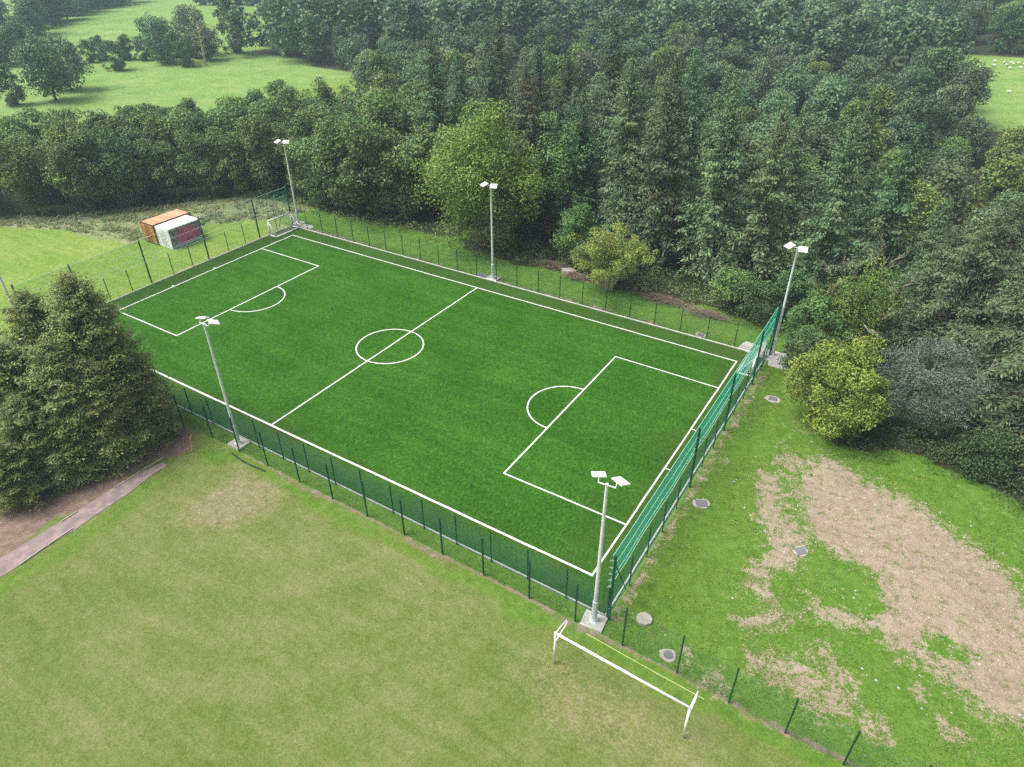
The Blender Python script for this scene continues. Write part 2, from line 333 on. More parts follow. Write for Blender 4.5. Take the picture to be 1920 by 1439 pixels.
    c = mix(edge(sb.outputs[0], mid, 1.), c, rough_c)
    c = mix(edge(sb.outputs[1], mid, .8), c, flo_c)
    c = mix(edge(sa.outputs[1], mid, .9), c, lit_c)
    sn = mth('ADD', mth('MULTIPLY', fine, .55), mth('MULTIPLY', mid, .45))
    c = mix(edge(sa.outputs[0], sn, 4.2, .38, .62), c, soil_c)
    weed = N(n, 'ShaderNodeMapRange'); weed.inputs[1].default_value = .53; weed.inputs[2].default_value = .62; L.new(noise(1.9, 5, .75), weed.inputs[0])
    c = mix(mth('MULTIPLY', mth('MULTIPLY', weed.outputs[0], sa.outputs[0]), .75), c, ramp(vf, [(.3, (.075, .12, .03)), (.7, (.19, .21, .085))]))
    hs = N(n, 'ShaderNodeHueSaturation'); L.new(c, hs.inputs['Color'])
    mr = N(n, 'ShaderNodeMapRange'); mr.inputs[1].default_value = .3; mr.inputs[2].default_value = .7; mr.inputs[3].default_value = .72; mr.inputs[4].default_value = 1.28
    L.new(vf, mr.inputs[0]); L.new(mr.outputs[0], hs.inputs['Value']); L.new(hs.outputs[0], b.inputs['Base Color'])
    b.inputs['Roughness'].default_value = .95; b.inputs['Specular IOR Level'].default_value = .12
    bp = N(n, 'ShaderNodeBump', Strength=.7, Distance=.06); L.new(mth('ADD', fine, mth('MULTIPLY', mid, 1.5)), bp.inputs['Height']); L.new(bp.outputs[0], b.inputs['Normal'])
    return m
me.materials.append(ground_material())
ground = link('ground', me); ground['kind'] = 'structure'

# ------------------------------------------------------------------ artificial pitch
def turf_material():
    m = bpy.data.materials.new('artificial_turf'); n, b = nodes(m); L = n.links
    geo = N(n, 'ShaderNodeNewGeometry'); P = geo.outputs['Position']
    def noise(s, d=5., r=.6, sx=1., sy=1., rz=0.):
        mp = N(n, 'ShaderNodeMapping'); mp.inputs['Scale'].default_value = (sx, sy, 1); mp.inputs['Rotation'].default_value = (0, 0, rz); L.new(P, mp.inputs['Vector'])
        t = N(n, 'ShaderNodeTexNoise', Scale=s, Detail=d, Roughness=r); L.new(mp.outputs[0], t.inputs['Vector']); return t.outputs['Fac']
    def mth(op, a, b_):
        t = N(n, 'ShaderNodeMath', operation=op)
        for k, v in enumerate((a, b_)):
            if isinstance(v, (int, float)): t.inputs[k].default_value = v
            else: L.new(v, t.inputs[k])
        return t.outputs[0]
    f1 = noise(7.5, 4., .8, 1, .45, .5); f2 = noise(2.2, 6., .7, 1, .5, -.4); f3 = noise(.22, 3.); f4 = noise(.7, 4., .6, .12, 1.6)
    s = mth('ADD', mth('ADD', mth('MULTIPLY', f1, .56), mth('MULTIPLY', f2, .18)), mth('ADD', mth('MULTIPLY', f3, .14), mth('MULTIPLY', f4, .12)))
    r = N(n, 'ShaderNodeValToRGB'); L.new(s, r.inputs[0]); e = r.color_ramp.elements; e.new(.5)
    for k, (p, c) in enumerate([(.40, (.014, .062, .004)), (.50, (.031, .108, .009)), (.59, (.066, .185, .022))]): e[k].position = p; e[k].color = c + (1,)
    # dark rubber crumb showing in worn margins
    at = N(n, 'ShaderNodeAttribute', attribute_name='crumb'); mx = N(n, 'ShaderNodeMix', data_type='RGBA'); mx.inputs[7].default_value = (.050, .068, .020, 1)
    ff = mth('MULTIPLY', at.outputs['Fac'], mth('ADD', f2, .12)); L.new(ff, mx.inputs[0]); L.new(r.outputs[0], mx.inputs[6]); L.new(mx.outputs[2], b.inputs['Base Color'])
    b.inputs['Roughness'].default_value = .9; b.inputs['Specular IOR Level'].default_value = .05
    bp = N(n, 'ShaderNodeBump', Strength=.6, Distance=.03); L.new(f1, bp.inputs['Height']); L.new(bp.outputs[0], b.inputs['Normal'])
    return m
LX, LY = 54.0, 27.33
tx = np.linspace(-2.3, 55.8, 117); ty = np.linspace(-2.05, 29.4, 64); TX, TY = np.meshgrid(tx, ty)
tm = bpy.data.meshes.new('artificial_pitch'); i = np.arange(TX.size).reshape(TX.shape)
q = np.stack([i[:-1, :-1], i[:-1, 1:], i[1:, 1:], i[1:, :-1]], -1).reshape(-1, 4)
tm.from_pydata(np.stack([TX, TY, TX * 0], -1).reshape(-1, 3).tolist(), [], q.tolist())
d_in = np.minimum(np.minimum(TX, LX - TX), np.minimum(TY, LY - TY))
crumb = sstep(1.2, -.6, d_in) * .8 + .55 * sstep(2.6, .4, np.abs(TX - 52.8)) * sstep(.35, .65, fbm(TX * .3, TY * .3, 5))
crumb = crumb * (.5 + .7 * fbm(TX * .5, TY * .5, 8)) + .25 * sstep(4, 1, np.hypot(TX - LX / 2, TY + .3))
a = tm.attributes.new('crumb', 'FLOAT', 'POINT'); a.data.foreach_set('value', np.clip(crumb, 0, 1).astype(np.float32).ravel())
tm.materials.append(turf_material())
pitch = link('artificial_pitch', tm); pitch['kind'] = 'structure'
LW = .11; ZL = .005
def strip(name, a, b_, wd=LW, z=ZL):
    a = Vector((*a, z)); b_ = Vector((*b_, z)); d = (b_ - a).normalized(); s = Vector((-d.y, d.x, 0)) * wd / 2
    nseg = max(2, int((b_ - a).length / 1.5)); v = []; f = []
    rr = random.Random(int((a.x * 7 + a.y * 13) * 10))
    for k in range(nseg + 1):
        p = a.lerp(b_, k / nseg); j = 0 if k in (0, nseg) else rr.uniform(-.012, .012); w1 = 1 + rr.uniform(-.07, .07)
        v += [tuple(p + s * w1 + Vector((-d.y, d.x, 0)) * j), tuple(p - s * w1 + Vector((-d.y, d.x, 0)) * j)]
        if k: f.append((2 * k - 2, 2 * k - 1, 2 * k + 1, 2 * k))
    o = bpy.data.meshes.new(name); o.from_pydata(v, [], f); o.materials.append(PAINT); return link(name, o, pitch)
def arc(name, c, r, a0, a1, n=72):
    v = []; f = []
    for k in range(n + 1):
        t = a0 + (a1 - a0) * k / n
        for rr in (r - LW / 2, r + LW / 2): v.append((c[0] + rr * math.cos(t), c[1] + rr * math.sin(t), ZL + .002))
        if k: f.append((2 * k - 2, 2 * k - 1, 2 * k + 1, 2 * k))
    o = bpy.data.meshes.new(name); o.from_pydata(v, [], f); o.materials.append(PAINT); return link(name, o, pitch)
h = LW / 2
strip('side_line', (-h, 0), (LX + h, 0), .15); strip('side_line', (-h, LY), (LX + h, LY))
strip('goal_line', (0, h + .03), (0, LY - h)); strip('goal_line', (LX, h + .03), (LX, LY - h))
strip('halfway_line', (LX / 2, h + .03), (LX / 2, LY - h))
PD, PQ = 9.15, 8.93; cy = LY / 2
for sx, x0 in ((1, 0), (-1, LX)):
    strip('penalty_area_line', (x0 + sx * h, cy + PQ), (x0 + sx * (PD + h), cy + PQ)); strip('penalty_area_line', (x0 + sx * h, cy - PQ), (x0 + sx * (PD + h), cy - PQ))
    strip('penalty_area_line', (x0 + sx * PD, cy - PQ + h), (x0 + sx * PD, cy + PQ - h))
    a = math.acos(0.02)
    if sx > 0: arc('penalty_arc', (PD + h, cy), 2.97, -PI / 2, PI / 2, 48)
    else: arc('penalty_arc', (LX - PD - h, cy), 2.97, PI / 2, PI * 1.5, 48)
    for g in (-2.59, 2.59): strip('goal_mark', (x0 - sx * .42, cy + g), (x0 - sx * h, cy + g), .09)
arc('centre_circle', (LX / 2, cy), 2.97, 0, 2 * PI, 96)
# kerbs round the turf
def kerb(a, b_, wd=.09, ht=.10, mat=KERB, name='edging_kerb', n=None):
    a = Vector(a); b_ = Vector(b_); Ln = (b_ - a).length; d = (b_ - a) / Ln; n = n or max(1, int(Ln / 4.8)); ang = math.atan2(d.y, d.x)
    mb = MB(); sg = Ln / n; mb.box((0, 0, 0), (sg - .012, wd, ht + .06)); k0 = mb.mesh(name, mat)
    for k in range(n):
        c = a + d * (k + .5) * sg; o = link(name, k0, pitch, (c.x, c.y, ht / 2 - .065), (0, 0, ang)); 
kerb((-2.3, 29.47), (55.8, 29.47)); kerb((-2.3, -2.13), (55.8, -2.13)); kerb((-2.40, -2.2), (-2.40, 29.5)); kerb((55.88, -2.2), (55.88, 29.5))

# ------------------------------------------------------------------ fences
def panel_mesh(name, L=2.5, H=2.3, vs=.05, hs=.2, tv=.0019, th=.0095, mat=WIRE, zb=.05):
    mb = MB(); n = int(round(L / vs)); nh = int(round((H - zb) / hs))
    for k in range(n + 1): mb.tube([(k * L / n, 0, zb), (k * L / n, 0, H)], tv, 3, False)
    for k in range(nh + 1):
        z = zb + k * (H - zb) / nh
        mb.tube([(0, .008, z), (L, .008, z)], th, 4, False)
    return mb.mesh(name, mat)
def post_mesh(name, H, w_=.06):
    mb = MB(); mb.box((0, 0, H / 2 - .1), (w_, w_, H + .2)); mb.box((0, 0, H + .012), (w_ + .012, w_ + .012, .02)); return mb.mesh(name, GREEN)
PAN = panel_mesh('mesh_panel'); POST = post_mesh('post', 2.42)
def fence(label, pts, group=None, pan=PAN, post=POST, pl=2.5, skip=()):
    t = thing('mesh_fence', label, 'fence', (pts[0][0], pts[0][1], 0), 0, group); o0 = Vector((pts[0][0], pts[0][1], 0))
    for k, p in enumerate(pts):
        z = float(T(p[0], p[1])) + .05 if not (-3 < p[0] < 56.5) else 0
        if k not in skip: link('post', post, t, (p[0] - o0.x, p[1] - o0.y, z))
        if k < len(pts) - 1:
            q = pts[k + 1]; dx, dy = q[0] - p[0], q[1] - p[1]; L = math.hypot(dx, dy)
            z2 = float(T(q[0], q[1])) + .05 if not (-3 < q[0] < 56.5) else 0
            link('mesh_panel', pan, t, (p[0] - o0.x, p[1] - o0.y, z), (0, -math.atan2(z2 - z, L), math.atan2(dy, dx)), (L / pl, 1, 1))
    return t
far_pts = [(-2.4 + 2.52 * k, 29.68) for k in range(23)] + [(55.2, 29.68)]
near_pts = [(56.0 - 2.52 * k, -2.22) for k in range(24)]
TALL_Y = [-2.2, 3.0, 10.2, 17.4, 24.6, 29.75]
end_y = [-2.22, .5, 3.0, 5.41, 7.8, 10.2, 12.63, 15.0, 17.4, 19.8, 22.2, 24.6, 27.1, 29.68]
fence('green mesh fence along the far touchline in front of the wood', far_pts)
fence('green mesh fence along the near touchline with a narrow grass strip outside it', near_pts)
fence('green mesh fence behind the goal line nearest the bare soil', [(56.12, y) for y in end_y], skip=(0, 5, 8, 11, 13))
fence('green mesh fence behind the goal line nearest the shipping containers', [(-2.55, y) for y in [29.68 - 2.4 * k for k in range(14)]], skip=(0, 2, 5, 8, 11, 13))
PAN2 = panel_mesh('mesh_panel', 3.0, 2.9, .075, .15, .0035, .0035); POST2 = post_mesh('post', 2.95, .075)
ox = [18.5, 21.65, 24.47, 27.42, 30.4, 33.53, 36.6, 39.65, 42.69, 45.64, 48.62, 51.72, 54.63, 57.43, 60.44]
fence('tall green boundary fence beside the mown grass, running from the spruces past the pitch corner', [(x, -3.62 if x < 24 else -3.3 + (.0 if x < 50 else -.0)) for x in ox], pan=PAN2, post=POST2, pl=3.0)
PAN3 = panel_mesh('mesh_panel', 2.7, 2.6, .075, .15, .0033, .0033); POST3 = post_mesh('post', 2.7, .075)
fence('green boundary fence between the mown grass and the bare soil area', [(60.44 + .001, -3.42), (63.17, -3.46), (65.87, -3.59), (68.47, -3.64), (71.2, -3.7), (73.9, -3.75), (76.6, -3.8)], pan=PAN3, post=POST3, pl=2.7, skip=(0,))

# ball stop netting above both end fences
def netting(x, label, ylist, ytall, z0=2.5, z1=4.85, side=1, cr=.0032):
    t = thing('ball_stop_netting', label, 'netting', (x, ylist[0], 0))
    Ln = ylist[1] - ylist[0]; cell = .055; rng = random.Random(int(x))
    sag = lambda y: .025 * math.sin(y * .9)
    mb = MB(); n = int(Ln / cell)
    for k in range(n + 1):
        y = k * Ln / n; mb.tube([(sag(y), y, z0), (sag(y) * .4, y, (z0 + z1) / 2), (0, y, z1)], cr, 3, False)
    m2 = int((z1 - z0) / cell)
    for k in range(m2 + 1):
        z = z0 + k * (z1 - z0) / m2; f = 1 - k / m2
        mb.tube([(sag(y * .5) * f, y * .5, z) for y in range(0, int(Ln * 2) + 1)] + [(sag(Ln) * f, Ln, z)], cr, 3, False)
    mb.obj('net', NET, t)
    for z in (z0, z0 + .45, z0 + 1.35, z1):
        mb = MB(); f = 1 - (z - z0) / (z1 - z0)
        mb.tube([(sag(y * .5) * f + .01, y * .5, z + .015 * math.sin(y)) for y in range(0, int(Ln * 2) + 1)], .014, 5); mb.obj('rope', ROPE, t)
    pm = post_mesh('tall_post', 4.9, .12)
    for y in ytall: link('tall_post', pm, t, (side * .16, y - ylist[0], 0))
    for y, sgn in ((ytall[0], 1), (ytall[-1], -1)):
        mb = MB(); mb.tube([(side * .16, y - ylist[0] + .05 * sgn, 4.3), (side * .16, y - ylist[0] + 2.25 * sgn, .05)], .032, 6); mb.obj('brace', GREEN, t)
    mb = MB()
    for k in range(5):
        z = z0 + .1 + k * .5; s_ = -1
        mb.tube([(0, 0, z), (-.10 * side, -.10, z - .07), (side * .16, 0, z - .02)], .011, 5)
    mb.obj('lashing', ROPE, t)
    return t
netting(55.96, 'bright green ball stop netting above the fence beside the bare soil', (-2.2, 29.75), TALL_Y[:1] + TALL_Y[2:], side=1)
netting(-2.40, 'see-through green ball stop netting above the fence beside the shipping containers', (-2.0, 29.75), [-2.0, 3.1, 10.25, 17.4, 24.6, 29.72], side=-1, cr=.0028)

# ------------------------------------------------------------------ floodlight masts
def mast(x, y, face, label, pad=True, spread=.55, yw=.45):
    t = thing('floodlight_mast', label, 'floodlight', (x, y, 0), face - PI / 2, 'floodlight masts round the pitch')
    mb = MB(); mb.box((0, 0, .0), (1.25, 1.05, .12), .0)
    bmh = mb.obj('concrete_base', CONC, t)
    mb = MB(); mb.box((0, 0, .075), (.46, .46, .03)); 
    for a in range(4): mb.tube([(.18 * (-1) ** a, .18 * (1 if a > 1 else -1), .06), (.18 * (-1) ** a, .18 * (1 if a > 1 else -1), .16)], .018, 6)
    mb.obj('base_plate', GALV, t)
    mb = MB(); mb.tube([(0, 0, .09), (0, 0, 1.65), (0, 0, 1.70), (0, 0, 9.85)], [.165, .155, .115, .075], 10); mb.obj('pole', GALV, t)
    mb = MB(); mb.box((0, .14, 1.05), (.12, .03, .5)); mb.obj('access_door', GALV, t)
    mb = MB(); mb.tube([(-spread * .8, 0, 9.9), (spread * .8, 0, 9.9)], .035, 6); mb.tube([(0, 0, 9.8), (0, 0, 9.97)], .08, 8); mb.obj('cross_arm', GALV, t)
    for s in (-1, 1):
        rot = Matrix.Rotation(-s * yw, 3, 'Z') @ Matrix.Rotation(R(-22), 3, 'X'); c = Vector((s * spread, .36, 10.06))
        m1 = MB(); m1.box((0, 0, 0), (.66, .62, .07), rot=rot); m1.box(rot @ Vector((0, -.02, .055)), (.46, .40, .04), rot=rot); m1.box(rot @ Vector((0, .0, -.045)), (.52, .50, .02), rot=rot)
        h_ = m1.obj('floodlight_head', WHITEF, t, loc=c)
        m2 = MB(); m2.tube([Vector((s * spread * .78, 0, 9.9)) - c, rot @ Vector((0, -.27, 0))], .03, 6)
        m2.box(rot @ Vector((.0, -.30, -.01)), (.36, .03, .06), rot=rot); m2.obj('bracket', GALV, h_)
mast(-2.25, 30.45, -PI / 2 + .3, 'grey floodlight mast behind the far corner beside the portable goal against the plantation')
mast(27.2, 29.98, -PI / 2, 'grey floodlight mast halfway along the far fence in front of the big light green tree')
mast(56.3, 29.95, -PI / 2 - .2, 'grey floodlight mast on the concrete slab at the netting corner near the wood')
mast(26.7, -2.75, PI / 2, 'grey floodlight mast halfway along the near fence with two square white lamps')
mast(55.5, -2.78, PI / 2 + .1, 'grey floodlight mast at the near corner of the pitch, behind the football goal crossbar')
mast(-1.9, -2.8, PI / 2 + .3, 'grey floodlight mast mostly hidden behind the dense spruces')

# ------------------------------------------------------------------ goals
def portable_goal(x, y0, y1, into, label):
    t = thing('portable_goal', label, 'goal', (x, y0, 0)); W = y1 - y0; Hh = 1.78; r = .088; dz = 1.12 * into
    for y in (0, W):
        mb = MB(); mb.tube([(0, y, .03), (0, y, Hh)], r, 8); mb.obj('upright', WHITE, t, True)
        mb = MB(); mb.tube([(0, y, Hh - .02), (dz, y, .06)], r * .7, 8); mb.obj('rear_stay', WHITE, t, True)
        mb = MB(); mb.tube([(0, y, .05), (dz, y, .05)], r * .9, 8); mb.obj('side_bar', WHITE, t, True)
    mb = MB(); mb.tube([(0, -.03, Hh), (0, W + .03, Hh)], r, 8); mb.obj('crossbar', WHITE, t, True)
    mb = MB(); mb.tube([(dz, -.03, .06), (dz, W + .03, .06)], r * 1.25, 8); mb.obj('base_bar', WHITE, t, True)
    mb = MB(); n = int(W / .12)
    for k in range(n + 1):
        y = k * W / n; mb.tube([(0, y, Hh), (dz * .45, y, Hh * .5 - .05), (dz, y, .08)], .008, 3, False)
    for k in range(16):
        f = k / 16; xx = dz * (f if f < .5 else f); z = Hh * (1 - f) - .05 * math.sin(f * PI); mb.tube([(xx * .96, 0, z), (xx * .96, W, z)], .008, 3, False)
    for yy in (0, W):
        for k in range(1, 9):
            f = k / 9; mb.tube([(dz * f, yy, .06), (dz * f, yy, max(.1, Hh * (1 - f)))], .008, 3, False)
        for k in range(1, 14):
            z = k * Hh / 14; mb.tube([(0, yy, z), (dz * (1 - z / Hh), yy, z)], .008, 3, False)
    mb.obj('net', NETW, t)
portable_goal(-2.15, 25.85, 29.35, 1, 'small white portable goal in the far corner beside the floodlight mast and containers')
portable_goal(55.75, 25.6, 29.1, -1, 'small white portable goal seen through the bright green netting by the concrete slab')
t = thing('football_goal', 'full size white goal without a net on the mown grass outside the boundary fence', 'goal', (54.9, -6.1, 0), math.atan2(-.2, 7.0))
GW, GH = 7.0, 2.38
for x in (0, GW):
    mb = MB(); mb.tube([(x, 0, -.05), (x, 0, GH - .05)], .062, 10); mb.obj('upright', WHITE, t, True)
    mb = MB(); sg = 1
    if x == 0: pts = [(x, .02, GH - .02), (x + .04, .55, GH + .02), (x + .08, .98, GH - .03), (x + .08, 1.10, GH - .22), (x + .05, .92, GH - .42), (x, .45, GH - .62), (x, .03, GH - .80)]
    else: pts = [(x, .02, GH - .02), (x, .55, GH + .02), (x, .98, GH - .03), (x, 1.10, GH - .22), (x, .92, GH - .42), (x, .45, GH - .62), (x, .03, GH - .80)]
    mb.tube(pts, .032, 8); mb.obj('net_support', WHITE, t, True)
mb = MB(); mb.tube([(-.06, 0, GH), (GW + .06, 0, GH)], .065, 10); mb.obj('crossbar', WHITE, t, True)
gl = strip('goal_line_paint', (55.5, -3.68), (62.1, -3.95), .05, -.035); gl.parent = None; gl.data.materials[0] = YLINE; gl['kind'] = 'structure'
for v in gl.data.vertices: v.co.z = float(T(v.co.x, v.co.y)) + .02

# ------------------------------------------------------------------ shipping containers
def container_mat(name, mode):
    m = bpy.data.materials.new(name); n, b = nodes(m); L = n.links
    tc = N(n, 'ShaderNodeTexCoord'); O = tc.outputs['Object']
    def noise(s, d=5., sc_=(1, 1, 1)):
        mp = N(n, 'ShaderNodeMapping'); mp.inputs['Scale'].default_value = sc_; L.new(O, mp.inputs['Vector'])
        t_ = N(n, 'ShaderNodeTexNoise', Scale=s, Detail=d, Roughness=.65); L.new(mp.outputs[0], t_.inputs['Vector']); return t_.outputs['Fac']
    def ramp(f, st, const=False):
        r = N(n, 'ShaderNodeValToRGB'); L.new(f, r.inputs[0]); e = r.color_ramp.elements
        if const: r.color_ramp.interpolation = 'CONSTANT'
        while len(e) < len(st): e.new(.5)
        for k, (p, c) in enumerate(st): e[k].position = p; e[k].color = c + (1,)
        return r.outputs[0]
    if mode == 'orange':
        c = ramp(noise(1.6, 6., (1, 1, .35)), [(.35, (.30, .12, .045)), (.5, (.56, .27, .10)), (.66, (.62, .38, .20))])
    elif mode == 'orange_roof':
        c = ramp(noise(1.1, 6., (.5, 1, 1)), [(.35, (.46, .24, .12)), (.55, (.62, .36, .21)), (.7, (.66, .46, .32))])  # roof in a paler orange than the walls
    elif mode == 'white':
        c = ramp(noise(1.3, 6., (1, 1, .3)), [(.28, (.66, .65, .63)), (.42, (.86, .86, .87)), (.7, (.90, .90, .91))])
    else:
        # spray painted wall: dark teal ground, magenta cloud in the middle, scattered discs
        base = ramp(noise(1.7, 5., (1, .8, 1)), [(.36, (.045, .055, .10)), (.48, (.12, .15, .22)), (.56, (.40, .40, .45)), (.66, (.14, .14, .22))])
        g = N(n, 'ShaderNodeTexGradient', gradient_type='SPHERICAL'); mp = N(n, 'ShaderNodeMapping'); mp.inputs['Location'].default_value = (0, -.92, -.62); mp.inputs['Scale'].default_value = (0, .42, .62)
        L.new(O, mp.inputs['Vector']); L.new(mp.outputs[0], g.inputs['Vector'])
        mm = N(n, 'ShaderNodeMath', operation='MULTIPLY_ADD'); L.new(noise(2.4), mm.inputs[0]); mm.inputs[1].default_value = 1.7; mm.inputs[2].default_value = -.95
        ad = N(n, 'ShaderNodeMath', operation='ADD'); L.new(g.outputs['Fac'], ad.inputs[0]); L.new(mm.outputs[0], ad.inputs[1])
        mr = N(n, 'ShaderNodeMapRange'); mr.inputs[1].default_value = .10; mr.inputs[2].default_value = .30; L.new(ad.outputs[0], mr.inputs[0])
        mg = ramp(noise(3.3), [(.35, (.45, .03, .20)), (.5, (.75, .05, .36)), (.65, (.85, .25, .50))])
        mx = N(n, 'ShaderNodeMix', data_type='RGBA'); L.new(mr.outputs[0], mx.inputs[0]); L.new(base, mx.inputs[6]); L.new(mg, mx.inputs[7]); c = mx.outputs[2]
        for sc2, col_, th in ((3.6, (.78, .72, .76), .13), (2.3, (.62, .12, .22), .17), (5.2, (.70, .80, .84), .10)):
            vo = N(n, 'ShaderNodeTexVoronoi', Scale=sc2, Randomness=.95); L.new(O, vo.inputs['Vector'])
            lt = N(n, 'ShaderNodeMath', operation='LESS_THAN'); L.new(vo.outputs['Distance'], lt.inputs[0]); lt.inputs[1].default_value = th * 1.7
            sl = N(n, 'ShaderNodeSeparateColor'); L.new(vo.outputs['Color'], sl.inputs[0]); gt = N(n, 'ShaderNodeMath', operation='GREATER_THAN'); L.new(sl.outputs[0], gt.inputs[0]); gt.inputs[1].default_value = .45
            mu = N(n, 'ShaderNodeMath', operation='MULTIPLY'); L.new(lt.outputs[0], mu.inputs[0]); L.new(gt.outputs[0], mu.inputs[1])
            mx = N(n, 'ShaderNodeMix', data_type='RGBA'); L.new(mu.outputs[0], mx.inputs[0]); L.new(c, mx.inputs[6]); mx.inputs[7].default_value = col_ + (1,); c = mx.outputs[2]
    L.new(c, b.inputs['Base Color']); b.inputs['Roughness'].default_value = .6
    return m
CO, COR, CW, CG = (container_mat(*a) for a in (('rusty_orange_paint', 'orange'), ('pale_orange_roof', 'orange_roof'), ('white_container_paint', 'white'), ('graffiti_paint', 'graffiti')))
RUST = plain('dark_rust', (.10, .055, .035), .8, var=.3)
def corrugated(mb, p0, p1, z0, z1, depth, pitch_=.27, out=(0, 0)):
    """vertical corrugation between p0 and p1, pushed in by depth along -out"""
    p0 = Vector((*p0, 0)); p1 = Vector((*p1, 0)); Ln = (p1 - p0).length; d = (p1 - p0) / Ln; o = Vector((*out, 0)); n = int(Ln / pitch_); pr = []
    for k in range(n):
        for f, dd in ((0, 0), (.32, 0), (.5, 1), (.82, 1)): pr.append((k + f) * Ln / n), pr.append(dd)
    P = [(pr[i], pr[i + 1]) for i in range(0, len(pr), 2)] + [(Ln, 0)]
    v = [tuple(p0 + d * s - o * dd * depth + Vector((0, 0, z))) for s, dd in P for z in (z0, z1)]
    mb.add(v, [(2 * i, 2 * i + 2, 2 * i + 3, 2 * i + 1) for i in range(len(P) - 1)])
def container(x0, x1, y0, y1, H, side_m, roof_m, end_m, wall_m, label, frame_m):
    t = thing('shipping_container', label, 'container', ((x0 + x1) / 2, y0, -.05)); W = x1 - x0; Ln = y1 - y0; hx = W / 2
    mb = MB(); mb.box((0, Ln / 2, .05), (W - .1, Ln - .1, .1)); mb.obj('floor_frame', frame_m, t)
    mb = MB()
    for x in (-hx + .05, hx - .05):
        for y in (.05, Ln - .05): mb.box((x, y, H / 2), (.11, .11, H - .004))
        mb.box((x, Ln / 2, H - .05), (.10, Ln - .22, .10)); mb.box((x, Ln / 2, .08), (.10, Ln - .22, .14))
    for y in (.05, Ln - .05):
        mb.box((0, y, H - .05), (W - .22, .10, .10)); mb.box((0, y, .08), (W - .22, .10, .14))
    mb.obj('corner_frame', frame_m, t)
    mb = MB(); corrugated(mb, (hx - .02, .11), (hx - .02, Ln - .11), .15, H - .1, .045, out=(1, 0)); mb.obj('side_wall', wall_m, t)
    mb = MB(); corrugated(mb, (-hx + .02, .11), (-hx + .02, Ln - .11), .15, H - .1, .045, out=(-1, 0)); mb.obj('side_wall', side_m, t)
    mb = MB(); corrugated(mb, (-hx + .11, Ln - .02), (hx - .11, Ln - .02), .15, H - .1, .045, out=(0, 1)); mb.obj('end_wall', side_m, t)
    mb = MB(); n = 14
    for k in range(n): mb.box((0, .12 + (k + .5) * (Ln - .24) / n, H + (.006 if k % 2 else -.008)), (W - .2, (Ln - .24) / n - .02, .03))
    mb.box((0, Ln / 2, H - .03), (W - .2, Ln - .2, .03)); mb.obj('roof', roof_m, t)
    for s in (-1, 1):
        mb = MB(); mb.box((s * (W - .24) / 4, .03, H / 2 + .02), ((W - .26) / 2, .05, H - .30))
        for k in range(3): mb.box((s * (W - .24) / 4 + (k - 1) * .32, .0, H / 2 + .02), (.10, .03, H - .5))
        dr = mb.obj('door', end_m, t)
        for kx in (.12, .42):
            mb = MB(); mb.tube([(s * (.03 + kx), -.03, .2), (s * (.03 + kx), -.03, H - .2)], .02, 6); mb.tube([(s * (.03 + kx), -.04, 1.0), (s * (.03 + kx + .22), -.05, 1.0)], .014, 5); mb.obj('lock_rod', GALV if end_m is CW else RUST, dr)
container(-11.05, -8.65, 17.1, 21.35, 2.33, CW, CW, CW, CG, 'white container with a magenta and teal graffiti side nearest the pitch', CW)
container(-13.55, -11.17, 16.95, 22.0, 2.42, CO, COR, CO, CO, 'rusty orange container behind the white one', RUST)

# ------------------------------------------------------------------ slabs, covers, path, small things
def blob_slab(name, x, y, rx, ry, ht, mat, rz=0, n=14, jit=.1, seed=1, square=False, label=None, cat=None, group=None):
    rr = random.Random(seed); v = []
    for lvl, s in ((-.08, 1.0), (ht, .97)):
        rr.seed(seed)
        for k in range(n):
            a = 2 * PI * k / n; c, s_ = math.cos(a), math.sin(a)
            if square: m_ = 1 / max(abs(c), abs(s_)); c *= m_; s_ *= m_
            j = 1 + rr.uniform(-jit, jit); v.append((c * rx * s * j, s_ * ry * s * j, lvl))
    f = [tuple(range(n, 2 * n))] + [(k, (k + 1) % n, n + (k + 1) % n, n + k) for k in range(n)]
    m_ = bpy.data.meshes.new(name); m_.from_pydata(v, [], f); m_.materials.append(mat)
    o = link(name, m_, None, (x, y, float(T(x, y)) + .03), (0, 0, rz)); return tag(o, label, cat, group)
def cover(x, y, s, label, square=True, rz=0., surround=None, sm=STONE):
    t = thing('manhole_cover', label, 'manhole', (x, y, float(T(x, y))), rz)
    n = 4 if square else 16; mb = MB()
    if square: mb.box((0, 0, .05), (s, s * .85, .05)); mb.box((0, 0, .072), (s * .82, s * .68, .02))
    else: mb.tube([(0, 0, .0), (0, 0, .07)], s / 2, 20); mb.tube([(0, 0, .07), (0, 0, .085)], s * .4, 20)
    mb.obj('lid', IRON, t)
    if surround:
        o = blob_slab('surround', 0, 0, surround, surround * .85, .0, sm, 0, 16, .16, int(x * 10)); o.parent = t; o.location = (0, 0, .035)
    return t
cover(58.1, 23.4, .62, 'square grey manhole cover in a bare patch near the netting far end', surround=.60, rz=.2)
cover(57.35, 9.1, .72, 'pale square manhole cover in the grass beside the green netting fence', surround=.55, rz=.5)
cover(63.8, 8.3, .62, 'grey square manhole cover at the edge of the bare soil', surround=.45, rz=.7)
cover(59.7, -2.6, .50, 'round grey manhole cover beside the boundary fence', square=False, surround=.45, rz=.0)
cover(49.8, 30.15, .55, 'grey drain cover outside the far fence near the concrete slab', surround=.5)
blob_slab('stone_slab', 57.75, -1.2, .48, .42, .12, STONE, .4, 9, .13, 4, label='rough pale stone slab in the grass just outside the near pitch corner', cat='stone')
blob_slab('concrete_slab', 55.3, 30.0, 1.9, .85, .04, CONC, -.18, 16, .03, 7, True)['kind'] = 'structure'
blob_slab('concrete_slab', 57.0, 29.5, .75, 1.35, .03, CONC, .1, 16, .05, 9, True)['kind'] = 'structure'
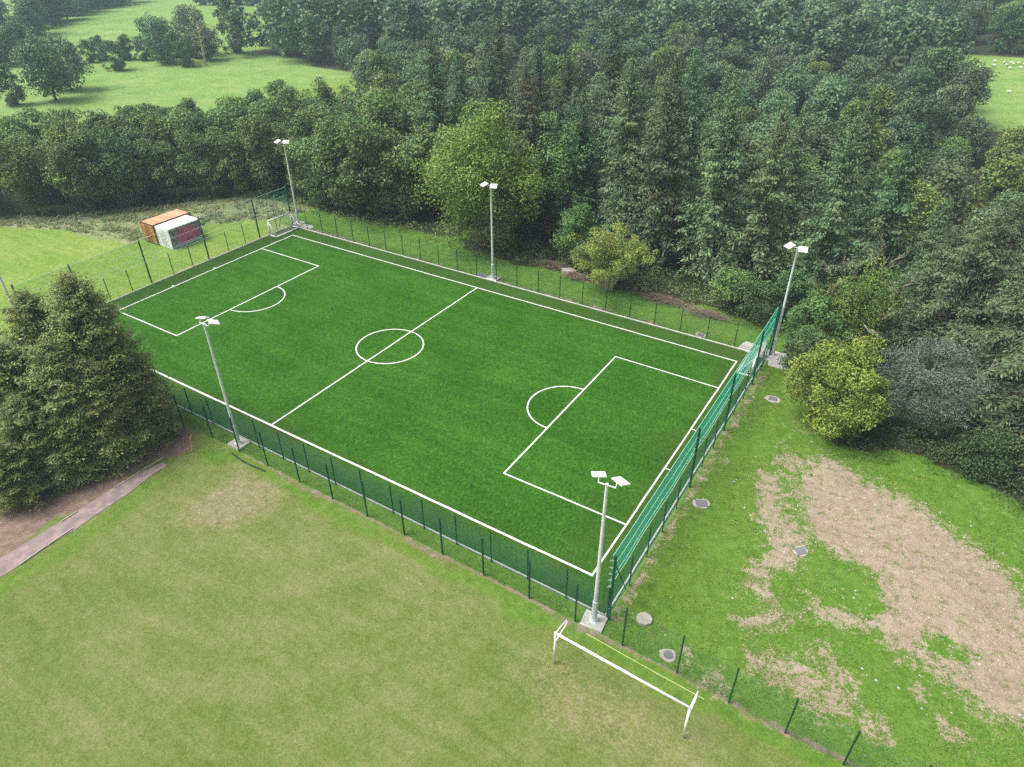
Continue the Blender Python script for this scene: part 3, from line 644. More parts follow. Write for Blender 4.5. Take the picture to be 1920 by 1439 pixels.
blob_slab('concrete_slab', 26.0, 30.0, 1.0, .42, .03, IRON, .0, 12, .03, 11, True)['kind'] = 'structure'
blob_slab('concrete_slab', -1.0, 30.25, 1.3, .55, .03, CONC, .0, 12, .03, 12, True)['kind'] = 'structure'
# tarmac path with timber edging
pm = bpy.data.materials.new('pinkish_path'); n, b = nodes(pm)
geo = N(n, 'ShaderNodeNewGeometry'); t1 = N(n, 'ShaderNodeTexNoise', Scale=1.3, Detail=6.); t2 = N(n, 'ShaderNodeTexNoise', Scale=30., Detail=3.)
for t_ in (t1, t2): n.links.new(geo.outputs['Position'], t_.inputs['Vector'])
ad = N(n, 'ShaderNodeMath', operation='ADD'); n.links.new(t1.outputs['Fac'], ad.inputs[0]); n.links.new(t2.outputs['Fac'], ad.inputs[1])
ml = N(n, 'ShaderNodeMath', operation='MULTIPLY'); n.links.new(ad.outputs[0], ml.inputs[0]); ml.inputs[1].default_value = .5
rp = N(n, 'ShaderNodeValToRGB'); n.links.new(ml.outputs[0], rp.inputs[0]); rp.color_ramp.elements.new(.5)
for k, (p, c) in enumerate([(.38, (.17, .155, .16)), (.5, (.26, .19, .18)), (.62, (.38, .30, .28))]): rp.color_ramp.elements[k].position = p; rp.color_ramp.elements[k].color = c + (1,)
n.links.new(rp.outputs[0], b.inputs['Base Color']); b.inputs['Roughness'].default_value = .95
rr = random.Random(5); v = []; f = []; ysn = np.arange(-34, -6.5, .5)
for k, y in enumerate(ysn):
    e = .12 * math.sin(y * 1.7) + rr.uniform(-.06, .06); nar = max(0, (y + 9) / 2.5) * .30
    v += [(23.33 + nar * 1.6 + rr.uniform(-.04, .04), float(y), 0.0), (24.75 + .02 * (-10 - y) * .5 + e * .5 - max(0, y + 12) * .08, float(y), 0.0)]
    if k: f.append((2 * k - 2, 2 * k - 1, 2 * k + 1, 2 * k))
p_ = bpy.data.meshes.new('path'); p_.from_pydata(v, [], f); p_.materials.append(pm); path = link('path', p_, None, (0, 0, -.035)); path['kind'] = 'structure'
TIM = plain('weathered_timber', (.50, .45, .38), .9, var=.2)
for a_, b_ in (((23.42, -10.3), (23.36, -8.4)), ((23.36, -8.3), (23.38, -6.7)), ((23.44, -14.0), (23.44, -12.9)), ((24.86, -17.3), (24.72, -15.6)), ((24.72, -15.5), (24.66, -13.9)), ((23.3, -19.6), (23.32, -18.0))):
    mb = MB(); d = Vector((b_[0] - a_[0], b_[1] - a_[1], 0)); mb.box(((a_[0] + b_[0]) / 2, (a_[1] + b_[1]) / 2, 0), (d.length, .05, .14), math.atan2(d.y, d.x)); mb.obj('edging_board', TIM, path)
mb = MB(); mb.tube([(24.15, -4.75, .7), (24.6, -5.15, .05)], .02, 6); mb.tube([(24.12, -4.72, .7), (24.05, -4.5, 1.0)], .02, 6)
tag(mb.obj('marker_stake', ORANGE), 'thin orange stake leaning at the corner of the boundary fence by the path', 'stake')
mb = MB(); mb.tube([(30.2 + .5 * k, -3.75 - .10 * math.sin(k * .55) - .02 * k, .0) for k in range(8)], .05, 6)
tag(mb.obj('black_pipe', plain('black_plastic', (.02, .025, .03), .4)), 'dark plastic pipe lying at the foot of the boundary fence beside the near floodlight', 'pipe').location = (-3.0, 0, 0)

# ------------------------------------------------------------------ vegetation
def quads_mesh(name, Q, tint, mat):
    n = len(Q); m = bpy.data.meshes.new(name)
    m.vertices.add(n * 4); m.vertices.foreach_set('co', Q.astype(np.float32).ravel())
    m.loops.add(n * 4); m.loops.foreach_set('vertex_index', np.arange(n * 4, dtype=np.int32))
    m.polygons.add(n); m.polygons.foreach_set('loop_start', np.arange(n, dtype=np.int32) * 4); m.polygons.foreach_set('loop_total', np.full(n, 4, dtype=np.int32))
    m.update(); a = m.attributes.new('tint', 'FLOAT', 'FACE'); a.data.foreach_set('value', np.clip(tint, 0, 1).astype(np.float32))
    m.materials.append(mat); return m
def unit(v): return v / (np.linalg.norm(v, axis=-1, keepdims=True) + 1e-9)
def leaf_quads(rng, P, Nn, ls, aspect=.6, dirn=None):
    """kite shaped leaves at P, facing Nn"""
    n = len(P); Nn = unit(Nn)
    t = rng.normal(size=(n, 3)) if dirn is None else dirn + rng.normal(size=(n, 3)) * .35
    t = unit(t - Nn * (t * Nn).sum(-1, keepdims=True)); s = np.cross(Nn, t)
    l = (ls * rng.uniform(.65, 1.3, n))[:, None]; w_ = l * aspect * .5
    fold = Nn * l * .12
    return np.stack([P - t * l * .5, P + s * w_ + fold, P + t * l * .5, P - s * w_ + fold], 1)
def blob_leaves(rng, centres, radii, per, ls, flat=.75, upb=.45, jit=.55, aspect=.6, ctint=None, inner=.35):
    nc = len(centres); cnt = np.maximum(3, (per * (radii / radii.mean()) ** 2)).astype(int); idx = np.repeat(np.arange(nc), cnt); n = len(idx)
    d = rng.normal(size=(n, 3)); d[:, 2] += .35; d = unit(d); r = radii[idx] * (inner + (1 - inner) * rng.random(n) ** .45)
    # lumpy surface
    r = r * (1 + .22 * np.sin(d[:, 0] * 5 + idx) * np.sin(d[:, 1] * 6 + idx * 2))
    P = centres[idx] + d * r[:, None] * np.array([1, 1, flat])
    Nn = d * (1 - upb) + np.array([0, 0, 1.]) * upb + rng.normal(size=(n, 3)) * jit
    ct = rng.uniform(-.26, .26, nc) if ctint is None else ctint
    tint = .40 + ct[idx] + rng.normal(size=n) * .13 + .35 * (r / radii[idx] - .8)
    return leaf_quads(rng, P, Nn, ls, aspect), tint, P
def crown_broad(seed, H, Rr, z0, nc, per, ls, shape='round', mat=L_far, rc=.27, **kw):
    rng = np.random.default_rng(seed); d = rng.normal(size=(nc, 3)); d = unit(d)
    hz = (H - z0) / 2; cz = (H + z0) / 2; rad = rng.uniform(.45, .92, nc) ** .7; rad = np.where(rng.random(nc) < .12, rad * 1.22, rad)
    c = d * rad[:, None] * np.array([Rr, Rr, hz]) * .86
    u = (c[:, 2] / hz + 1) / 2
    if shape == 'round': k = np.clip(1.08 - .35 * np.abs(u - .42) * 2, .4, 1.1)
    elif shape == 'egg': k = np.clip(1.18 - .75 * u, .35, 1.2)
    elif shape == 'vase': k = .62 + .5 * u
    else: k = np.ones(nc)
    ang = np.arctan2(c[:, 1], c[:, 0]); lob = 1 + .18 * np.sin(ang * 3 + seed) + .12 * np.sin(ang * 5 + seed * 2)
    c[:, 0] *= k * lob; c[:, 1] *= k * lob; c[:, 2] += cz
    radii = Rr * rc * rng.uniform(.45, 1.45, nc); c[:, 2] = np.minimum(c[:, 2], H - radii * .5); c[:, 2] = np.maximum(c[:, 2], z0 + radii * .4)
    Q, tint, P = blob_leaves(rng, c, radii, per, ls, **kw)
    tint = tint + .12 * (P[:, 2] - cz) / hz  # shading put into the leaf colour: crown tops lighter, undersides darker
    return quads_mesh('crown', Q, tint, mat), c
def trunk_broad(seed, H, z0, r0, cs, mat=BARK, nb=7, lean=.0):
    rr = random.Random(seed); mb = MB(); top = z0 + (H - z0) * .6
    pts = [(rr.uniform(-.1, .1) * k * .4 + lean * k, rr.uniform(-.1, .1) * k * .4, -.3 + (top + .3) * k / 5) for k in range(6)]
    mb.tube(pts, [r0 * 1.25, r0, r0 * .9, r0 * .75, r0 * .55, r0 * .3], 7)
    for k in range(min(nb, len(cs))):
        c = cs[(k * 7) % len(cs)]; j = rr.choice((2, 3, 4)); p = Vector(pts[j]); e = Vector(c)
        if e.z < p.z + .2: continue
        m_ = p.lerp(e, .5) + Vector((0, 0, .4)); mb.tube([p, m_, e], [r0 * .4, r0 * .25, r0 * .08], 5)
    return mb.mesh('trunk', mat)
def spruce_meshes(seed, H, Rr, z0, wh=.42, nb=6, tw=10, ls=.36, mat=L_spruce, droop=.5, irregular=.2, reps=2, width=.32, ex=.78):
    rng = np.random.default_rng(seed); P = []; D = []; Nn = []; tt = []; LL = []
    rr = random.Random(seed); z = z0; tb = MB()
    tb.tube([(0, 0, -.4), (0, 0, H * .3), (.05, 0, H * .7), (0, 0, H - .1)], [H * .0125, H * .010, H * .005, .015], 7)
    gaps = [(rr.uniform(0, 2 * PI), rr.uniform(z0, H * .8), rr.uniform(.5, 1.1)) for _ in range(7)]
    while z < H - .15:
        t = (z - z0) / (H - z0); base = Rr * min(1, (1 - t) ** ex * 1.08) * (min(1, .62 + t * 3.0)) + .12
        k = nb if t < .85 else max(3, nb - 2)
        a0 = rr.uniform(0, 2 * PI)
        for b_ in range(k):
            a = a0 + b_ * 2 * PI / k + rr.uniform(-.3, .3); L = base * rr.uniform(1 - irregular * 1.8, 1 + irregular)
            for ga, gz, gr in gaps:
                if abs((a - ga + PI) % (2 * PI) - PI) < .45 and abs(z - gz) < gr: L *= .55
            up0 = .55 * t - .05 + rr.uniform(-.08, .12); dz = droop * (1 - t * .75) * rr.uniform(.7, 1.3)
            ns = max(2, int(tw * L / Rr) + 2); s = (np.arange(ns) + .5) / ns; s = .12 + .88 * s
            if L > .9 and rr.random() < .8:
                tb.tube([(0, 0, z), (math.cos(a) * L * .5, math.sin(a) * L * .5, z + L * (up0 * .5 - dz * .22)), (math.cos(a) * L * .93, math.sin(a) * L * .93, z + L * (up0 * .93 - dz * .8))], [.035, .022, .008], 3, False)
            px = math.cos(a) * L * s; py = math.sin(a) * L * s; pz = z + L * (up0 * s - dz * s ** 2 + .16 * s ** 4)
            bd = np.array([math.cos(a), math.sin(a), 0]); sd_ = np.array([-math.sin(a), math.cos(a), 0]); ct = rr.uniform(-.14, .14)
            for sg in (-1, 1):
                for rep in range(reps):
                    tl = np.clip(L * .34 * (1.15 - s * .75), .12, .95) * rng.uniform(.55, 1.1, ns)
                    off = rng.uniform(.2, .85, ns) if rep else rng.uniform(.0, .3, ns)
                    dd = bd * .65 + sd_ * sg * rng.uniform(.6, 1.0, (ns, 1)) + np.array([0, 0, -1]) * rng.uniform(.05, .6, (ns, 1))
                    p = np.stack([px, py, pz], -1) + unit(dd) * (tl * (off + .3))[:, None]
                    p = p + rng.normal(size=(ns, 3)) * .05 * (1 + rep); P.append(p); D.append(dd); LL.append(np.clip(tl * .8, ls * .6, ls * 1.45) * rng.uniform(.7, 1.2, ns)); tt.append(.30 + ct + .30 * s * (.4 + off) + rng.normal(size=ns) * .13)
                    Nn.append(np.array([0, 0, 1.]) * .8 + bd * .35 + rng.normal(size=(ns, 3)) * .5)
            # hanging sprays
            P.append(np.stack([px, py, pz - .12 * L], -1) + rng.normal(size=(ns, 3)) * .08); D.append(np.tile([0, 0, -1.], (ns, 1)) + rng.normal(size=(ns, 3)) * .3); LL.append(np.full(ns, ls) * (.6 + .5 * (1 - s)))
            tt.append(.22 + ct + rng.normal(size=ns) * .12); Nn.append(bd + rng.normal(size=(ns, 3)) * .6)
        z += wh * (1 - .35 * t) * rr.uniform(.8, 1.2)
    P = np.concatenate(P); D = np.concatenate(D); Nn = unit(np.concatenate(Nn)); LL = np.concatenate(LL)[:, None]; tt = np.concatenate(tt)
    t = unit(D - Nn * (D * Nn).sum(-1, keepdims=True)); s = np.cross(Nn, t); w_ = LL * width * .5 + .02
    Q = np.stack([P - t * LL * .5, P + s * w_, P + t * LL * .55, P - s * w_], 1)
    return quads_mesh('crown', Q, tt, mat), tb.mesh('trunk', BARK)

print('prototypes')
def proto_broad(seed, H, Rr, z0, nc, per, ls, mat, shape='round', r0=None, tmat=BARK, **kw):
    cm, cs = crown_broad(seed, H, Rr, z0, nc, per, ls, shape, mat, **kw); return cm, trunk_broad(seed, H, z0, r0 or H * .016, cs, tmat)
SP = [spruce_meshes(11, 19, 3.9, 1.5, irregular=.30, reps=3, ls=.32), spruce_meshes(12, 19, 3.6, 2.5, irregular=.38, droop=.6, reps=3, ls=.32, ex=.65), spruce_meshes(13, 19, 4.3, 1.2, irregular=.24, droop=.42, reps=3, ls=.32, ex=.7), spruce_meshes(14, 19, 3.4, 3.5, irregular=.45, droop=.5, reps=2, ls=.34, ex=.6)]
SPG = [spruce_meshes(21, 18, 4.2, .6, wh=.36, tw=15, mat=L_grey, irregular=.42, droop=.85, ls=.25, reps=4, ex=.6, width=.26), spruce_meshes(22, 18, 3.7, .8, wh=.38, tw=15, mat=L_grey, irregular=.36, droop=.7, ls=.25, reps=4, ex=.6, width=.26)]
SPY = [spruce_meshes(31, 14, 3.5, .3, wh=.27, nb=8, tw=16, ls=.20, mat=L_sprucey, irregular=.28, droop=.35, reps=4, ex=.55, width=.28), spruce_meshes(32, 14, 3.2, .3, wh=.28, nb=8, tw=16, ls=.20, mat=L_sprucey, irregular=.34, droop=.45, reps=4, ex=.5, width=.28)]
L_bright = leaf_mat('light_green_leaves', (.066, .120, .026), (.270, .390, .100), hue=.02, val=.2)
SPF = [spruce_meshes(41, 17, 3.2, 1, wh=.85, nb=5, tw=5, ls=.7, mat=L_spruce, width=.42), spruce_meshes(42, 17, 2.9, 1, wh=.85, nb=5, tw=5, ls=.7, mat=L_spruce, width=.42)]
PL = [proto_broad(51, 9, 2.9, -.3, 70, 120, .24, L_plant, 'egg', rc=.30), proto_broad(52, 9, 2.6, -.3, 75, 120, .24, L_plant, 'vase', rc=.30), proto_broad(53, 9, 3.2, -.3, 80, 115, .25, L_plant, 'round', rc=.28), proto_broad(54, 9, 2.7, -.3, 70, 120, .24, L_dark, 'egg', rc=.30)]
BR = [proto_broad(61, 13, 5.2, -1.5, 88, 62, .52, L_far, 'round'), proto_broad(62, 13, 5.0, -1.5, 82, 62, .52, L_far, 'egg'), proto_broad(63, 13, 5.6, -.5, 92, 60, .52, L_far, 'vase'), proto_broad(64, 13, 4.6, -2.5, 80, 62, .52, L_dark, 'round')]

for p_ in (0, 1):   # the same crowns in a lighter, yellower species
    c_ = BR[p_][0].copy(); c_.materials[0] = L_bright; BR.append((c_, BR[p_][1]))
c_ = PL[1][0].copy(); c_.materials[0] = L_bright; PL.append((c_, PL[1][1]))
rng0 = random.Random(99)
def put_tree(name, meshes, x, y, label, cat, scale=1., group=None, rz=None, parts=True, sz=None, zo=0.):
    t = thing(name, label, cat, (x, y, float(T(x, y)) + zo), rng0.uniform(0, 6.28) if rz is None else rz, group)
    t.scale = (scale, scale, sz or scale)
    link('crown', meshes[0], t)
    link('trunk', meshes[1], t)
    return t
def scatter(poly, sp, seed, avoid=(), inset=0., wall=None):
    r = random.Random(seed); xs_ = [p[0] for p in poly]; ys_ = [p[1] for p in poly]; pts = []
    n = int((max(xs_) - min(xs_)) * (max(ys_) - min(ys_)) / (sp * sp) * 5); A = np.array([[r.uniform(min(xs_), max(xs_)), r.uniform(min(ys_), max(ys_))] for _ in range(n)])
    ok = sdf(poly, A[:, 0], A[:, 1]) > inset; grid = {}
    for (x, y), k in zip(A, ok):
        if not k: continue
        if any((x - ax) ** 2 + (y - ay) ** 2 < ar * ar for ax, ay, ar in avoid): continue
        gx, gy = int(x // sp), int(y // sp)
        if any((x - px) ** 2 + (y - py) ** 2 < sp * sp for i_ in (-1, 0, 1) for j_ in (-1, 0, 1) for px, py in grid.get((gx + i_, gy + j_), ())): continue
        grid.setdefault((gx, gy), []).append((x, y)); pts.append((float(x), float(y)))
    return pts
def inview(x, y, z=8., mx=.06):
    d = Vector((x, y, z)) - CAM; zc = d.dot(fwd)
    if zc < 1: return False
    u = 960 + F_PX * d.dot(r2) / zc; v = 719.5 - F_PX * d.dot(u2) / zc
    return -150 < u < 2070 and -260 < v < 1600

# --- young plantation behind the containers
k = 0
for x, y in scatter(PLANT_POLY, 3.5, 3, avoid=[(24, 35.5, 7)]):
    if not inview(x, y): continue
    dist = y - 35; s = rng0.uniform(.95, 1.25) * (1.18 if x > -3 else 1.0)
    m_ = PL[rng0.choice((0, 0, 1, 1, 2, 2, 3, 4))]
    put_tree('broadleaf_tree', m_, x, y, 'young leafy tree in the dense plantation behind the containers and the far corner', 'tree', s, 'trees of the young plantation', sz=s * rng0.uniform(.95, 1.12))
# --- spruce stand
keyS = [(9, 45, 19.5), (13.5, 50, 19), (11, 56, 20), (19.5, 52, 19), (26, 59, 21), (31, 54, 19), (38.5, 52, 19.5), (44, 47, 18), (50.5, 43, 17), (56.5, 43.5, 16.5), (61.5, 42.5, 17),
        (29.5, 44.5, 16), (35, 44, 18), (40, 42.8, 19), (46, 42.0, 18.5), (33, 49, 19), (22, 45, 18), (16.5, 46, 17.5)]
for x, y, H_ in keyS:
    put_tree('spruce_tree', SP[rng0.randrange(4)], x, y, 'tall dark green spruce in the stand behind the far fence', 'tree', H_ / 19 * rng0.uniform(.92, 1.0), 'spruces behind the far fence', sz=H_ / 19 * rng0.uniform(1.08, 1.18))
for x, y in scatter(SPRUCE_POLY, 5.4, 8, avoid=[(a_, b_, 4.6) for a_, b_, _ in keyS] + [(24, 35.5, 7)]):
    if not inview(x, y) or x > 66: continue
    s = rng0.uniform(.72, 1.02)
    put_tree('spruce_tree', SP[rng0.randrange(4)], x, y, 'tall dark green spruce in the stand behind the far fence', 'tree', s * .92, 'spruces behind the far fence', sz=s * rng0.uniform(1, 1.1))
for j, (x, y, s) in enumerate([(69, 37.5, .95), (72.5, 33.0, .98), (74.5, 28.2, 1.02), (78.5, 31, 1.05), (76.8, 24.0, .70), (70.2, 42.5, .95), (66.6, 39.5, .80), (77, 38, 1.0), (82, 26, .95), (83, 36, 1.0), (75, 45, 1.0), (80.5, 21.5, .6)]):
    put_tree('spruce_tree', SPG[j % 2], x, y, 'shaggy grey-green spruce with drooping branches on the slope beyond the bare soil', 'tree', s, 'grey-green spruces on the slope')
# --- near spruces beside the path
SPYL = ['tallest yellow-green spruce of the clump beside the path, its tip in front of the netting', 'second tallest spruce of the clump beside the path, just right of the tallest', 'spruce reaching the frame edge at the top of the clump beside the path',
        'yellow-green spruce of the clump in front of the hidden penalty area corner', 'short spruce at the tip of the clump touching the near fence', 'spruce in the middle of the clump below its tallest top',
        'spruce in the middle of the clump towards the near touchline', 'spruce with a visible trunk low in the clump by the frame edge', 'low spruce overhanging the end of the pinkish path', 'lowest spruce overhanging the brown litter beside the path', 'spruce mostly outside the frame behind the clump', 'small spruce at the frame edge above the path']
for (x, y, H_, s), lb, k in zip([(18.5, -6.3, 12.9, 0.85), (18.3, -5.6, 11.8, 0.78), (15.5, -7.9, 11.5, 0.9), (20.0, -5.6, 8.6, 0.62), (21.2, -5.1, 4.6, 0.45), (19.0, -9.1, 9.5, 0.8), (20.3, -8.1, 8.0, 0.68), (18.6, -11.9, 6.8, 0.75), (20.6, -6.8, 4.2, 0.5), (20.0, -10.9, 5.0, 0.6), (16.0, -10.9, 9.4, 0.9), (19.2, -14.3, 5.0, 0.6)], SPYL, (0, 1, 0, 1, 1, 0, 0, 1, 0, 1, 0, 1)):
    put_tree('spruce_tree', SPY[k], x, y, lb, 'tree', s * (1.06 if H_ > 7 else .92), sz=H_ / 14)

# --- single trees and bushes
def single(name, seed, x, y, H, Rr, z0, nc, per, ls, mat, label, shape='round', tmat=BARK, cat='tree', **kw):
    m_ = proto_broad(seed, H, Rr, z0, nc, per, ls, mat, shape, tmat=tmat, **kw); return put_tree(name, m_, x, y, label, cat, 1., rz=0)
single('ash_tree', 71, 22.0, 36.8, 15.8, 7.0, .3, 150, 230, .26, L_ash, 'big light green ash tree directly behind the halfway floodlight mast', 'round', rc=.24, flat=.7)
single('ash_tree', 72, 33.4, 36.8, 8.6, 2.9, .4, 60, 120, .20, L_plant, 'small green ash tree between the big light green ash and the yellowish hazel', 'egg', rc=.26)
single('grey_green_tree', 73, 27.5, 44.8, 15.5, 4.6, 3, 90, 110, .30, L_plant, 'round-topped grey-green tree just behind the big light green ash', 'round', rc=.24)
single('bush', 74, 62.6, 22.2, 7.7, 3.7, -.8, 150, 190, .17, L_yel, 'large yellow-green bush at the corner of the grass beside the bare soil', 'round', cat='bush', rc=.20, flat=.8)
single('willow_bush', 75, 67.8, 25.8, 8.6, 3.9, .0, 110, 190, .19, L_willow, 'blue-grey willow bush behind the large yellow-green bush', 'round', cat='bush', rc=.22, aspect=.28)
single('bush', 76, 59.2, 28.6, 4.6, 2.4, -.2, 50, 150, .18, L_dark, 'dark green bush between the concrete slab and the large yellow-green bush', 'round', cat='bush')
single('bush', 77, 58.4, 32.6, 5.2, 2.6, -.2, 50, 150, .19, L_plant, 'grey-green bush behind the mast on the concrete slab', 'round', cat='bush')
single('bush', 78, 53.6, 34.8, 4.4, 2.3, -.2, 45, 140, .19, L_dark, 'rounded green bush outside the far fence near the concrete slab', 'round', cat='bush')
single('bush', 79, 50.2, 36.4, 5.0, 2.4, -.2, 45, 140, .20, L_plant, 'green bush at the foot of the spruces behind the far drain cover', 'round', cat='bush')
single('bush', 80, 55.8, 37.2, 5.6, 2.5, -.2, 45, 140, .20, L_dark, 'taller dark bush in the gap between spruces and ivy-clad tree', 'round', cat='bush')
single('bush', 81, 72.2, 23.0, 3.4, 2.6, -.6, 50, 130, .17, L_under, 'low dark bush below the willow on the slope', 'round', cat='bush')
single('bush', 82, 78.2, 17.4, 3.4, 2.4, -.6, 50, 130, .17, L_sprucey, 'olive bush on the slope at the frame edge beyond the bare soil', 'round', cat='bush')
# yellowish hazel with many visible stems
def hazel():
    rng = np.random.default_rng(88); rr = random.Random(88); t = thing('hazel_bush', 'yellow-green hazel with pale spreading stems just outside the far fence', 'bush', (38.7, 34.0, float(T(38.7, 34.0))))
    mb = MB(); cs = []
    for k in range(32):
        a = rr.uniform(0, 6.28); sp = rr.uniform(.2, 1.0); L = rr.uniform(5.0, 7.2) * (1 - .25 * sp); tip = Vector((math.cos(a) * sp * 5.3, math.sin(a) * sp * 4.8, L * 1.08 * (1 - .35 * sp)))
        mid_ = Vector((tip.x * .38, tip.y * .38, tip.z * .6)); b0 = Vector((math.cos(a) * .25, math.sin(a) * .25, -.1)); mb.tube([b0, mid_, tip], [.055, .035, .012], 5, False)
        for f in (.35, .5, .65, .78, .9, 1.0):
            p = mid_.lerp(tip, (f - .35) / .65); e = p + Vector((rr.uniform(-.9, .9), rr.uniform(-.9, .9), rr.uniform(-.2, .6))); cs.append(e)
            mb.tube([p, e], [.016, .006], 3, False)
    mb.obj('stems', BARKP, t)
    cs = np.array([tuple(c) for c in cs]); Q, tt, _ = blob_leaves(rng, cs, rng.uniform(.35, .80, len(cs)), 115, .17, flat=.7)
    link('crown', quads_mesh('crown', Q, tt, L_hazel), t)
hazel()
# dying tree covered in ivy with bare branches
def ivy_tree():
    rng = np.random.default_rng(89); rr = random.Random(89); x, y = 61.2, 35.0; t = thing('ivy_clad_tree', 'half-dead tree with bare yellowish branches and columns of bright green ivy', 'tree', (x, y, float(T(x, y))))
    mb = MB(); cs = []; rs = []; tw = MB()
    stems = [(-2.6, -.6, 8.2, .9), (-.6, -.9, 8.8, 1.2), (1.6, .2, 9.6, 1.15), (.6, 1.2, 10.2, 1.0), (3.1, .2, 7.6, .95), (-1.6, .9, 7.8, .9), (-3.9, .4, 6.8, .5)]
    for sx, sy, L, w_ in stems:
        base = Vector((sx * .25, sy * .25, -.2)); top = Vector((sx, sy, L)); mid_ = base.lerp(top, .5) + Vector((rr.uniform(-.3, .3), rr.uniform(-.3, .3), 0)); mb.tube([base, mid_, top], [.2, .13, .05], 6)
        n = 8
        for k in range(n):
            f = .18 + .70 * k / n; p = base.lerp(top, f); cs.append((p.x + rr.uniform(-.3, .3), p.y + rr.uniform(-.3, .3), p.z)); rs.append(w_ * rr.uniform(.85, 1.25) * (1.15 - .35 * f))
        def grow(p, d, L, r, dep):
            e = p + d * L; m_ = p.lerp(e, .5) + Vector((rr.uniform(-.12, .12), rr.uniform(-.12, .12), .1)) * L; tw.tube([p, m_, e], [r, r * .7, r * .4], 4, False)
            if dep:
                for _ in range(3 if dep > 1 else 4):
                    nd = (d + Vector((rr.uniform(-.9, .9), rr.uniform(-.9, .9), rr.uniform(-.3, .8)))).normalized(); grow(p.lerp(e, rr.uniform(.35, 1)), nd, L * rr.uniform(.45, .75), r * .5, dep - 1)
        for _ in range(4): grow(base.lerp(top, rr.uniform(.5, 1)), Vector((rr.uniform(-1, 1), rr.uniform(-1, .6), rr.uniform(.1, 1.2))).normalized(), rr.uniform(.6, 1.15), .035, 3)
    for _ in range(6):
        grow(Vector((rr.uniform(-1, 2), -1.2, rr.uniform(1.5, 4))), Vector((rr.uniform(-.8, .8), -.9, rr.uniform(-.3, .3))).normalized(), 1.1, .04, 3)
    mb.obj('trunk', BARK, t); tw.obj('bare_branches', BARKP, t)
    Q, tt, _ = blob_leaves(rng, np.array(cs), np.array(rs), 210, .15, flat=1.1, upb=.3, jit=.45); link('ivy', quads_mesh('ivy', Q, tt, L_ivy), t)
ivy_tree()
def snag(x, y, H_, label, seed, sc_=1.):
    rr = random.Random(seed); mb = MB(); tw = MB(); t = thing('dead_tree', label, 'tree', (x, y, float(T(x, y))))
    mb.tube([(0, 0, -.3), (.1, .1, H_ * .5), (.3, 0, H_)], [.16 * sc_, .11 * sc_, .03], 6); mb.obj('trunk', BARKP, t)
    for _ in range(22):
        z = rr.uniform(.25, 1) * H_; a = rr.uniform(0, 6.28); L = rr.uniform(.12, .26) * H_; p = Vector((.2 * z / H_, 0, z)); d = Vector((math.cos(a), math.sin(a), rr.uniform(-.1, .9))).normalized(); e = p + d * L
        tw.tube([p, p.lerp(e, .5) + Vector((0, 0, .1)), e], [.05 * sc_, .035 * sc_, .012], 4, False)
        for _ in range(3): f = e + Vector((rr.uniform(-1, 1), rr.uniform(-1, 1), rr.uniform(-.3, .9))) * L * .4; tw.tube([p.lerp(e, rr.uniform(.5, 1)), f], [.025 * sc_, .008], 3, False)
    tw.obj('bare_branches', BARKP, t)
snag(-106, 96.5, 8.5, 'pale dead tree standing at the hedge corner of the bright pasture', 5, 2.)
snag(70.8, 28.6, 6.5, 'thin pale dead tree between the willow and the grey-green spruces', 6, .45)
# --- hedgerow and field trees
FIELD = [
 (-98.5, 53.5, 1.02, 1.05, BR[2], 'large spreading grey-green tree standing alone near the edge of the bright pasture'), (-106, 61, .9, .95, BR[0], 'loose tree directly behind the large lone tree in the bright pasture'),
 (-101.5, 46.6, .62, .66, BR[3], 'dark cone-shaped small tree at the frame edge of the bright pasture'), (-118.5, 80, .66, .58, BR[3], 'compact dark round tree in the bright pasture below the hedge'),
 (-116, 92, 1.0, .95, BR[0], 'grey domed tree in the hedge line across the pasture'), (-107.5, 92.2, .58, .55, BR[3], 'small dark round tree standing out from the hedge under the pale dead one'),
 (-110, 101, .75, .7, BR[2], 'broad grey bush at the wood corner beside the pasture'), (-119, 104, .9, 1.05, BR[0], 'tall grey tree beside the dark pine at the wood corner'), (-113, 112, .8, 1.15, BR[3], 'dark upright tree at the wood corner'), (-128, 98, .85, .8, BR[2], 'pale green airy tree in the hedge line')]
for x, y, s, sz, m_, lb in FIELD: put_tree('field_tree', m_, x, y, lb, 'tree', s, sz=sz)
def row(pts, label, group, meshes, s0, s1, step, seed, cat='tree', name='hedgerow_tree'):
    r = random.Random(seed)
    for (ax, ay), (bx, by) in zip(pts, pts[1:]):
        L = math.hypot(bx - ax, by - ay); n = max(1, int(L / step))
        for k in range(n):
            f = (k + r.uniform(.2, .8)) / n; s = r.uniform(s0, s1); put_tree(name, meshes[r.randrange(len(meshes))], ax + (bx - ax) * f + r.uniform(-1.5, 1.5), ay + (by - ay) * f + r.uniform(-1.5, 1.5), label, cat, s, group)
row([(-150, 66), (-141, 74), (-134, 83), (-127, 91), (-121, 97), (-114, 103)], 'dark low shrub in the hedge across the pasture', 'dark hedge shrubs', [BR[3]], .34, .52, 3.0, 1, 'shrub', 'hedge_shrub')
row([(-146, 64), (-152, 74), (-165, 82), (-181, 92)], 'tree in the hedge corner left of the rising field', 'hedge corner trees', [BR[0], BR[3]], .55, .8, 5, 2)
row([(-180, 93), (-196, 104), (-238, 141), (-272, 170), (-315, 208)], 'large tree in the belt along the top side of the rising field', 'tree belt above the rising field', BR[:3], .95, 1.3, 9, 3)
row([(-192, 106), (-234, 143), (-275, 175)], 'large tree in the belt along the top side of the rising field', 'tree belt above the rising field', BR[:3], .95, 1.3, 10, 4)
row([(-205, 84), (-221, 104), (-226, 120)], 'dark tree of the short hedge in the far corner fields', 'far corner hedge', [BR[3]], .5, .7, 5, 5)
